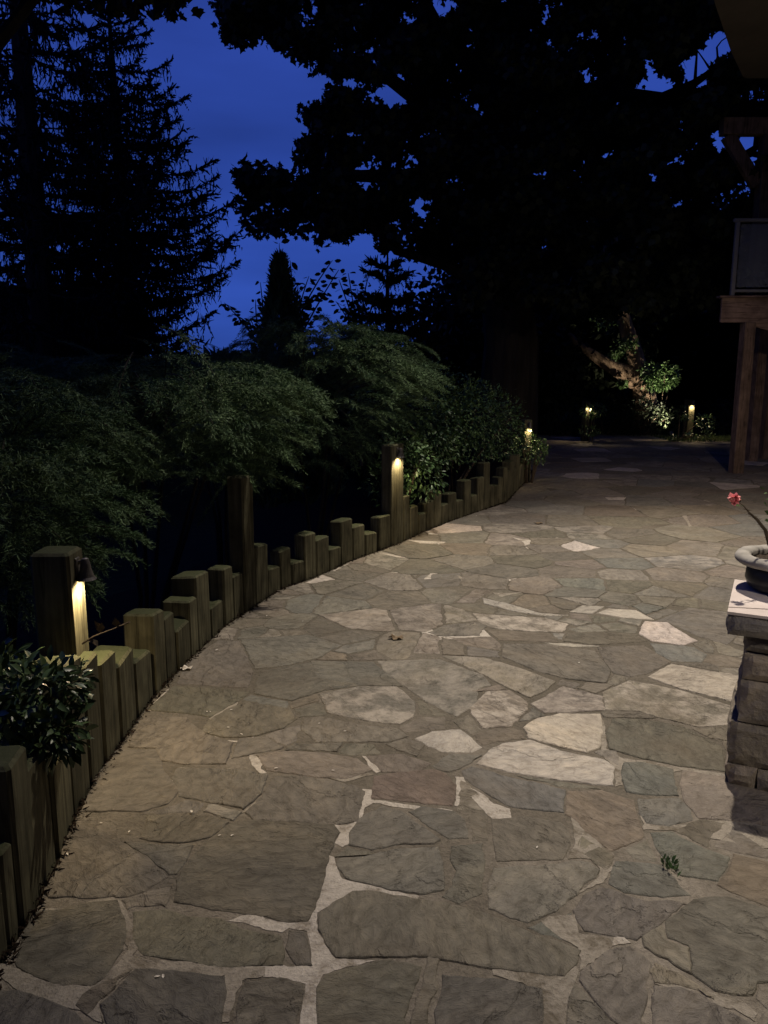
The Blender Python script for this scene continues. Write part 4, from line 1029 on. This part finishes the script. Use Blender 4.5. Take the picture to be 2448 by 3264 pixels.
# small cypress
def cypress(X,Y,z0,ztop,rad,seedv,label):
    global rng
    rng=np.random.default_rng(seedv); r=empty('cypress_tree',label,'tree',(X,Y,z0)); Ht=ztop-z0
    n=16000; u=rng.uniform(0,1,n)**1.25; a_=rng.uniform(0,6.283,n)
    R_=rad*np.minimum(1,(1-u)**.9*1.35+.02)*(1+.16*np.sin(a_*3+u*9)+.10*np.sin(a_*7+u*31))*rng.uniform(.5,1.0,n)*(1+.35*np.array([mnoise.noise((math.cos(q)*2,math.sin(q)*2,w*7)) for q,w in zip(a_,u)]))
    pos=np.stack([R_*np.cos(a_),R_*np.sin(a_),.05+u*Ht*.95],1)
    D=unit(np.stack([np.cos(a_)*.6,np.sin(a_)*.6,np.full(n,1.0)],1)+rng.normal(size=(n,3))*.35)
    S=rng.uniform(.05,.13,n); V,Fc=scatter(NEEDLE,NEEDLE_F,pos,frames(D),np.stack([S,S*.28,S],1)); np_mesh('crown',V,Fc,M_CYP,r)
    t=MB(); t.tube([(0,0,0),(0,0,Ht*.9)],[.06,.01],7); t.build('trunk',M_BARK,r)
cypress(P(895,1000,10.5)[0],10.5,-.3,P(890,790,10.5)[2],.60,44,'small cone-shaped cypress standing above the junipers against the sky')
# broadleaf saplings against the sky
def sapling(label,px0,py0,Y,tips,seedv,leaf=.13,mat=None):
    global rng
    rng=np.random.default_rng(seedv); b0=P(px0,py0,Y); r=empty('sapling',label,'tree',(b0[0],Y,0),0,'broadleaf saplings against the sky')
    br=MB(); pos=[];dr=[]
    br.tube([(0,0,-.1),(0,0,b0[2])],[.03,.02],6)
    for i,(px,py) in enumerate(tips):
        e=np.array(P(px,py,Y+rng.uniform(-.3,.3)))-np.array([b0[0],Y,0]); s=np.array([0,0,b0[2]*rng.uniform(.7,1)])
        mid=(s+e)/2+np.array([rng.uniform(-.1,.1),0,.10]); t=np.linspace(0,1,12)[:,None]; cv=(1-t)**2*s+2*t*(1-t)*mid+t*t*e
        br.tube([tuple(p) for p in cv[::2]]+[tuple(e)],[.020,.017,.015,.012,.010,.008,.004],5,False)
        for j in range(3,12):
            for sg in (-1,1):
                pos.append(cv[j]); dr.append([sg*rng.uniform(.3,1),rng.uniform(-.8,.8),rng.uniform(-.7,.15)])
    pos=np.array(pos);dr=np.array(dr)+0.0
    L=leaf*rng.uniform(.65,1.1,len(pos)); D=unit(dr)
    V,Fc=scatter(LEAF6Q*np.array([1,1.5,1]),LEAF6Q_F,pos+D*.03,frames(D),L); np_mesh('leaves',V,Fc,mat or M_DK,r); br.build('branches',M_BARK,r)
sapling('sapling with big heart-shaped leaves, tallest shoot rising right behind the small cypress',920,1020,11.5,[(890,775),(925,830),(950,900),(985,880),(1060,830),(1080,860),(1030,930),(880,840),(1000,990),(960,960)],51)
sapling('low sapling with curled leaves, left of the small cypress',850,1080,11.5,[(715,965),(740,1000),(815,955),(830,900),(800,1020)],52,.11)
sapling('bushy sapling in front of the small spruce',1150,1050,13,[(1080,890),(1110,870),(1070,960),(1140,920),(1180,860),(1100,1000),(1040,1010),(1200,930),(1130,960)],53,.12)

def inpoly(px,py,poly):
    r=np.zeros(len(px),bool); j=len(poly)-1
    for i in range(len(poly)):
        xi,yi=poly[i];xj,yj=poly[j]
        c=((yi>py)!=(yj>py))&(px<(xj-xi)*(py-yi)/(yj-yi+1e-9)+xi); r^=c; j=i
    return r
def crown_fill(poly,holes,Y0,Y1,nclump,nleaf,leaf,seedv,clr=.34,edge=22):
    """leaf positions clumped inside a crown volume whose outline follows the photographed tree"""
    g=np.random.default_rng(seedv)
    xs=[p[0] for p in poly];ys=[p[1] for p in poly]
    cx=g.uniform(min(xs),max(xs),nclump*5);cy=g.uniform(min(ys),max(ys),nclump*5)
    k=inpoly(cx,cy,poly); 
    for hx,hy,rx,ry in holes: k&=((cx-hx)/rx)**2+((cy-hy)/ry)**2>1.0
    cx=cx[k][:nclump];cy=cy[k][:nclump]
    Y=g.uniform(Y0,Y1,len(cx))
    a=(cx-W/2)/F;b=-(cy-H/2)/F; dy=cp+b*sp; t=Y/dy
    C=np.stack([a*t,Y,CAMZ+(-sp+b*cp)*t],1)
    pk=g.integers(0,len(C),nleaf); rad=clr*g.uniform(.5,1.2,len(C))
    pos=C[pk]+unit(g.normal(size=(nleaf,3)))*(rad[pk]*g.uniform(0,1,nleaf)**.45)[:,None]*np.array([1,1,.7])
    # back to photo columns to keep the sky gaps open
    d=pos-np.array([0,0,CAMZ]); zc=d[:,1]*cp-d[:,2]*sp; u=W/2+F*d[:,0]/zc; v=H/2-F*(d[:,1]*sp+d[:,2]*cp)/zc
    keep=np.ones(nleaf,bool)
    for hx,hy,rx,ry in holes:
        jit=1+.35*g.normal(size=nleaf)*.5
        keep&=(((u-hx)/rx)**2+((v-hy)/ry)**2>1.15*jit)|(g.uniform(0,1,nleaf)<.02)
    keep&=inpoly(u+g.normal(size=nleaf)*edge,v+g.normal(size=nleaf)*edge,poly)
    return pos[keep],C
def wood(mb,pts,rad,n=8): mb.tube(pts,rad,n)

OAKP=[(690,-500),(700,30),(725,110),(770,170),(800,100),(850,110),(905,160),(960,190),(990,270),(1040,290),(1005,330),(955,370),(1000,400),(1010,430),(950,460),(965,510),(900,545),(820,540),(775,525),(755,600),(770,680),(800,730),(880,750),(900,735),(960,730),(1000,770),(1060,790),(1100,770),(1240,770),(1400,840),(1440,820),(1480,880),(1500,960),(1450,940),(1480,1000),(2900,1000),(2900,-500)]
HOLES=[(1026,257,42,26),(1113,262,34,26),(1253,297,62,42),(1297,61,34,18),(1419,17,48,32),(1742,79,14,14),(1742,131,26,14),(1838,61,14,12),(1890,105,12,15),(2073,209,22,32),(2085,275,64,40),(2143,305,30,12),(2283,148,48,50),(2222,205,55,35),(2222,262,46,20),(1873,244,25,22),(1964,253,24,34),(1908,362,12,15),(1724,550,28,16),(1655,650,20,10),(2082,558,16,16),(1122,428,24,12),(2292,440,30,46),(2388,462,66,54),(1000,205,10,10),(1180,160,22,10)]
rng=np.random.default_rng(61)
oak=empty('oak_tree','huge dark oak filling the upper right of the sky with its leafy crown','tree',(P(1620,1000,14.5)[0],14.5,-.1))
ob=Vector(oak.location)
pos,C=crown_fill(OAKP,HOLES,11.5,17.5,1700,250000,.12,62)
D=unit(rng.normal(size=pos.shape)+np.array([0,0,-.3])); 
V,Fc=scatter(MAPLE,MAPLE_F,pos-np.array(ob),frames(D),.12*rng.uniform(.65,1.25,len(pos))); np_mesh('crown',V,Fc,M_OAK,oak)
tr=MB()
def rp(px,py,Y): return tuple(Vector(P(px,py,Y))-ob)
wood(tr,[(0,0,-.1),rp(1630,1100,14.5),rp(1600,800,14.5),rp(1620,450,14.3),rp(1560,100,14),rp(1500,-300,14)],[.62,.50,.42,.36,.28,.2],14)
tr.build('trunk',M_BARK,oak)
tr=MB()
for lb in ([(1605,960,14.5,.15),(1610,450,14.3,.15),(1590,270,14.1,.12)],[(1600,900,14.5,.2),(1500,890,14.4,.13),(1440,850,14.3,.11),(1330,815,14.2,.09),(1262,800,14.1,.07),(1215,740,14,.05),(1150,700,13.9,.03)],
 [(1600,760,14.5,.25),(1480,640,14.2,.18),(1250,560,13.8,.12),(1000,560,13.5,.07),(820,640,13.4,.03)],
 [(1610,600,14.4,.25),(1450,400,14,.18),(1240,250,13.6,.10),(1050,220,13.4,.05)],
 [(1610,500,14.3,.28),(1800,380,14,.2),(1960,300,13.8,.13),(2110,315,13.7,.10),(2210,268,13.6,.07),(2290,215,13.6,.04)],
 [(1800,380,14,.2),(1960,240,13.8,.14),(1970,100,13.8,.1)],[(1965,300,13.8,.16),(2020,180,13.8,.13),(2040,0,13.8,.09)],
 [(2110,315,13.7,.07),(2240,310,13.6,.06),(2330,260,13.5,.03)],
 [(1650,700,14.4,.25),(2000,650,14,.18),(2250,560,13.8,.10),(2370,500,13.7,.08),(2410,470,13.7,.06),(2415,420,13.7,.05)],
 [(2370,500,13.7,.06),(2400,490,13.7,.05),(2448,500,13.7,.05)],
 [(1590,300,14.1,.2),(1400,100,13.8,.12),(1330,-50,13.6,.06)],[(1232,240,13.7,.03),(1290,300,13.7,.015)],[(2215,262,13.6,.03),(2222,160,13.6,.02),(2260,215,13.6,.02),(2300,240,13.6,.015)],[(2290,215,13.6,.02),(2285,150,13.6,.015),(2300,130,13.6,.01),(2330,110,13.6,.008)]):
    wood(tr,[rp(a_,b2,c_) for a_,b2,c_,_ in lb],[d_ for *_,d_ in lb],7)
tr.build('limbs',M_BARK,oak)
# overhanging maple, upper left (its trunk stands outside the picture)
mpt=empty('maple_tree','maple whose lobed leaves hang into the top left of the picture','tree',(-4.2,6.5,-.1)); mbp=Vector(mpt.location)
MP=[(-900,-500),(-900,-60),(100,-40),(180,10),(330,35),(400,50),(470,55),(520,60),(545,50),(575,70),(600,55),(645,50),(640,10),(690,-20),(740,-500)]
pos,C=crown_fill(MP,[],6.2,8.5,300,12000,.1,63,.22,10)
rng=np.random.default_rng(64); D=unit(rng.normal(size=pos.shape)+np.array([0,0,-.8]))
V,Fc=scatter(MAPLE,MAPLE_F,pos-np.array(mbp),frames(D),.095*rng.uniform(.65,1.2,len(pos))); np_mesh('crown',V,Fc,M_OAK,mpt)
tr=MB(); tr.tube([(0,0,-.1),(0,.1,2.4),(.1,0,5.2),(.4,0,7)],[.24,.2,.15,.06],10)
for e in ([(0,.1,2.6),(.8,.4,4.0),(1.5,.6,4.9)],[(0.05,.1,3.6),(-.8,.5,4.8),(-1.8,.6,5.4)],[(.05,0,4.4),(1.2,.3,5.4),(2.4,.8,5.6)]): tr.tube(e,[.10,.06,.04,.015][:len(e)],6)
tr.build('trunk',M_BARK,mpt)

# dark trees standing behind everything, right of the spruces
def bgtree(label,px,Y,w_,h_,seedv,nl=15000,leafs=.24,name='background_tree',zbase=.6):
    global rng
    rng=np.random.default_rng(seedv); X=P(px,1180,Y)[0]
    r=empty(name,label,'tree',(X,Y,-.1),0,'dark trees beyond the patio')
    B=[(rng.uniform(-.5,.5)*w_,rng.uniform(-.4,.4)*w_,h_*rng.uniform(.2,.85),w_*rng.uniform(.25,.42)) for _ in range(12)]
    B=np.array(B); pk=rng.integers(0,12,nl); d=unit(rng.normal(size=(nl,3))); pos=B[pk,:3]+d*(B[pk,3]*rng.uniform(.3,1.05,nl))[:,None]
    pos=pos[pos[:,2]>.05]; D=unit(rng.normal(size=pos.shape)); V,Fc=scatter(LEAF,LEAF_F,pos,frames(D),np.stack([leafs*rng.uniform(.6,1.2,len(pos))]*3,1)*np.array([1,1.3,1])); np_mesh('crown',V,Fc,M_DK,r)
    t=MB(); t.tube([(0,0,-.1),(0,0,h_*.4),(.1,0,h_*.8)],[.22,.16,.05],8); t.build('trunk',M_BARK,r)
bgtree('dark round tree directly left of the oak trunk',1570,20,2.8,3.0,71)
bgtree('dark tree behind the oak trunk',1700,22,4.5,5.5,72,22000)
bgtree('dark tree behind the pale lit trunk',2020,25,5.0,5.5,73,26000)
bgtree('dark tree left of the deck posts',2290,24,4.5,5.5,74,26000)
bgtree('dark tree half hidden by the raised deck',2560,22,5.0,5.5,75,20000)
bgtree('low dark tree far behind the middle juniper',1220,19,2.3,1.5,76,14000)
bgtree('dark thicket tree behind the left junipers',230,18,2.6,1.9,77,14000)
bgtree('dark tree low behind the spruces at far left',60,18,5,3.0,78,14000)

rng=np.random.default_rng(79)
nb_n=60000; wx=rng.uniform(-34,40,nb_n); wy=34+rng.normal(size=nb_n)*1.6
hh=np.array([2.1+.7*mnoise.noise((x*.35,1,2))+(5.5*min(1,max(0,(x-3)/6))) for x in wx])
wz=hh*rng.uniform(0,1,nb_n)**.8-.1
V,Fc=scatter(LEAF,LEAF_F,np.stack([wx,wy,wz],1),frames(unit(rng.normal(size=(nb_n,3)))),.55*rng.uniform(.6,1.2,nb_n)*1.0)
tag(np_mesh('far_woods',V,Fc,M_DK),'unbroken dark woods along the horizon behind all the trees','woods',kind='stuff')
# ---- pale uplit trunk and ivy
rng=np.random.default_rng(81)
t0=P(2055,1235,19.0); tl=empty('leaning_tree','pale leaning tree trunk lit from below at the far end of the patio','tree',(t0[0],19.0,0)); tb=Vector(tl.location)
def tp_(px,py,Y=19.0): return tuple(Vector(P(px,py,Y))-tb)
t=MB(); t.tube([(0.1,0,-.1),tp_(2062,1300),tp_(2040,1200),tp_(2022,1120),tp_(1995,1040),tp_(1965,950),tp_(1950,850),tp_(1940,600)],[.34,.30,.23,.19,.18,.18,.16,.12],14)
t.v=[(x+.05*mnoise.noise((x*4,y*4,z*2)),y+.05*mnoise.noise((x*4+9,y*4,z*2)),z) for x,y,z in t.v]; t.build('trunk',M_BARKL,tl,smooth=True)
t=MB(); t.tube([tp_(2030,1215),tp_(1990,1188),tp_(1945,1165),tp_(1900,1140),tp_(1850,1105),tp_(1790,1050)],[.24,.22,.17,.12,.09,.06],12)
t.v=[(x+.05*mnoise.noise((x*4,y*4,z*3)),y,z+.05*mnoise.noise((x*4+9,y*4,z*3))) for x,y,z in t.v]; t.build('low_limb',M_BARKL,tl,smooth=True)
def blobs_leaf(blobs,n,leaf,mat,parent,name,off,tm='leaf6'):
    B=np.array(blobs); pk=rng.integers(0,len(B),n); d=unit(rng.normal(size=(n,3))); pos=B[pk,:3]-np.array(off)+d*(B[pk,3:4]*rng.uniform(.1,1.05,(n,1)))*np.array([1,1,.8])
    V,Fc=scatter(LEAF6Q,LEAF6Q_F,pos,frames(unit(rng.normal(size=(n,3))+np.array([0,-.5,-.3]))),leaf*rng.uniform(.6,1.2,n)); return np_mesh(name,V,Fc,mat,parent)
blobs_leaf([(*P(1985,1110,18.6),.30),(*P(2010,1090,18.7),.22),(*P(1960,1130,18.7),.18),(*P(1985,1222,18.6),.13),(*P(1930,1020,18.7),.4),(*P(2010,950,18.7),.5)],1500,.085,M_LITL,tl,'leaves',tb)
leafy('ivy_bush','bright green leafy bush right of the pale leaning trunk','bush',(P(2110,1200,18.5)[0],18.5),
 [(P(2105,1220,18.4)[0],18.4,P(2105,1218,18.4)[2],.40,.3,.20),(P(2080,1185,18.4)[0],18.5,P(2080,1185,18.4)[2],.24,.25,.22),(P(2125,1190,18.4)[0],18.4,P(2125,1190,18.4)[2],.28,.3,.26)],1700,.085,M_LITL,82,5,'leaf6')
ul=empty('ground_spotlight','small ground spotlight hidden at the foot of the pale leaning trunk','light',(t0[0]+.1,17.3,.0))
b_=MB(); b_.tube([(0,0,-.05),(0,0,.06)],.012,6); b_.tube([(0,-.03,.06),(0,.06,.12)],[.03,.045],12); b_.build('housing',M_METAL,ul)
lamp('spotlight_source',(0,.07,.13),430,(1,.84,.64),.03,'SPOT',aim((0,0,0),(-.35,1.6,1.55)),R(60),.8,ul)
# dark shrubs along the far edge hiding the foot of the trunk
for k,(px,Y,zz_,w_) in enumerate(((1800,17.9,.8,.6),(1930,18.3,.95,.7),(2050,18.0,.95,.65),(2150,18.1,.75,.55),(2265,18.0,.8,.6),(2370,18.2,1.0,.8))):
    x=P(px,1300,Y)[0]
    leafy('edge_shrub',('dark shrub left of the far left lamp post','dark shrub between the far left lamp post and the pale trunk','dark shrub below the pale leaning trunk','dark shrub left of the brighter far lamp post','dark shrub right of the brighter far lamp post','dark shrub behind the deck posts')[k],
     'shrub',(x,Y),[(x,Y,zz_*.45,w_,.4,zz_*.5),(x+.3,Y-.1,zz_*.35,w_*.6,.3,zz_*.4)],1500,.08,M_DK,90+k,4,'leaf6',group='dark shrubs along the far patio edge')
leafy('lamp_shrub','small leafy plant lit by the left one of the two far lamps','shrub',(P(1885,1330,16.4)[0],16.4),[(P(1880,1315,16.4)[0],16.4,P(1880,1312,16.4)[2],.20,.15,.12),(P(1905,1310,16.4)[0],16.4,P(1905,1305,16.4)[2],.17,.15,.12),(P(1880,1365,16.2)[0],16.2,.25,.25,.15,.08)],420,.075,M_LITL,97,4,'leaf6')
leafy('lamp_shrub','small leafy plant lit by the right one of the two far lamps','shrub',(P(2170,1330,16.6)[0],16.6),[(P(2176,1322,16.6)[0],16.55,P(2176,1318,16.6)[2],.16,.12,.12),(P(2245,1345,16.6)[0],16.5,.40,.22,.15,.16),(P(2230,1385,16.4)[0],16.4,.12,.35,.15,.10),(P(2160,1390,16.4)[0],16.4,.06,.2,.15,.07)],620,.075,M_LITL,98,5,'leaf6')
# grass fringe at the far edge
rng=np.random.default_rng(99); n=5000
gx=rng.uniform(P(2120,1390,16.8)[0],P(2420,1390,16.8)[0],n); gy=rng.uniform(16.3,17.6,n); gp=np.stack([gx,gy,np.zeros(n)],1)
D=unit(np.array([0,0,1.0])+rng.normal(size=(n,3))*.35); S=rng.uniform(.03,.08,n)
V,Fc=scatter(NEEDLE,NEEDLE_F,gp,frames(D),np.stack([S,S*.12,S],1)); tag(np_mesh('grass',V,Fc,M_GRS),'tufts of grass at the far edge of the patio','grass',kind='stuff')

# ------------------------------------------------------------------ litter
rng=np.random.default_rng(5)
PET=[(215,2722),(322,2622),(610,2586),(502,3112),(520,3112),(660,2268),(670,2268),(1018,2305),(770,2340),(728,2318),(738,2262),(850,1963),(690,2072),(966,1980),(1255,2022),(1712,2700),(1455,1672),(1480,1675),(1518,1644),(1520,1662),(1590,1623),(1668,1625),(1846,2112),(880,2448),(340,2310),(412,2650),(700,2662),(740,2662),(1062,2455),(1100,2330)]
for k,(px,py) in enumerate(PET):
    g=G(px,py,.007); mb=MB(); L=random.uniform(.005,.010)*(1.4 if py<1800 else 1); a_=random.uniform(0,6.28); ca,sa=math.cos(a_),math.sin(a_)
    q=[(-1,0,.0),(-.2,.45,.15),(.7,.4,.3),(1,0,.1),(.6,-.4,.25),(-.3,-.4,.1),(0,0,-.05)]
    vs=[(x*L*ca-y*L*sa,x*L*sa+y*L*ca,z*L) for x,y,z in q]
    mb.add(vs,[(0,6,1),(1,6,2),(2,6,3),(3,6,4),(4,6,5),(5,6,0)]); o=mb.build('petal',M_PETAL); o.location=g
    tag(o,'tiny pale fallen petal lying on the flagstones','petal','pale petals scattered on the flagstones')
def dry(px,py,size,label,mat=M_DRY):
    g=G(px,py,.006); mb=MB(); n=22; vs=[(0,0,.004)]
    for k in range(n):
        a_=2*math.pi*k/n; r_=size*(.55+.45*abs(math.sin(a_*2.5)))*random.uniform(.8,1.1); vs.append((r_*math.cos(a_),r_*.7*math.sin(a_),.002+.5*size*abs(mnoise.noise((k*.8,px,0)))))
    mb.add(vs,[(0,1+k,1+(k+1)%n) for k in range(n)]); o=mb.build('dry_leaf',mat); o.location=g; tag(o,label,'leaf')
dry(1262,2034,.05,'curled brown dry leaf lying in the middle of the patio')
dry(595,2132,.035,'pale curled leaf lying next to the foot of the timbers',M_PETAL)
dry(1716,1668,.05,'small dry leaf farther up the patio',M_DRY)
w=MB(); g=G(2132,2770,0)
wd_=empty('weed','small green weed growing from a joint between the flagstones','weed',g)
pos=[];D=[]
for k in range(34): a_=random.uniform(0,6.28); pos.append((.012*math.cos(a_)+random.gauss(0,.006),random.gauss(0,.02),random.uniform(0,.02))); D.append((math.cos(a_)*.5,math.sin(a_)*.5,1))
V,Fc=scatter(LEAF6Q,LEAF6Q_F,np.array(pos),frames(D),rng.uniform(.012,.026,34)); np_mesh('leaves',V,Fc,M_LITL,wd_)
V,Fc=scatter(NEEDLE,NEEDLE_F,np.array(pos),frames(D),np.array([[.03,.002,.03]]*34)); np_mesh('stalks',V,Fc,M_HEDGE,wd_)
# bark chips and debris along the foot of the border
rng=np.random.default_rng(6); n=1800; u=rng.uniform(2.2,len(EDGE)-4.01,n)**1.0
P_=[];
for t in u:
    i=int(t); p=EDGE[i].lerp(EDGE[i+1],t-i); tt=(EDGE[i+1]-EDGE[i]).normalized(); nrm=Vector((-tt.y,tt.x)); o_=rng.normal()*.013-.001
    P_.append((p.x+nrm.x*o_,p.y+nrm.y*o_,.002+abs(rng.normal())*.004))
D=rng.normal(size=(n,3))*np.array([1,1,.3]); S=rng.uniform(.008,.028,n)
V,Fc=scatter(NEEDLE,NEEDLE_F,np.array(P_),frames(D),np.stack([S,S*.4,S],1)); tag(np_mesh('bark_litter',V,Fc,M_MULCH),'brown bark chips and debris along the foot of the timbers','debris',kind='stuff')
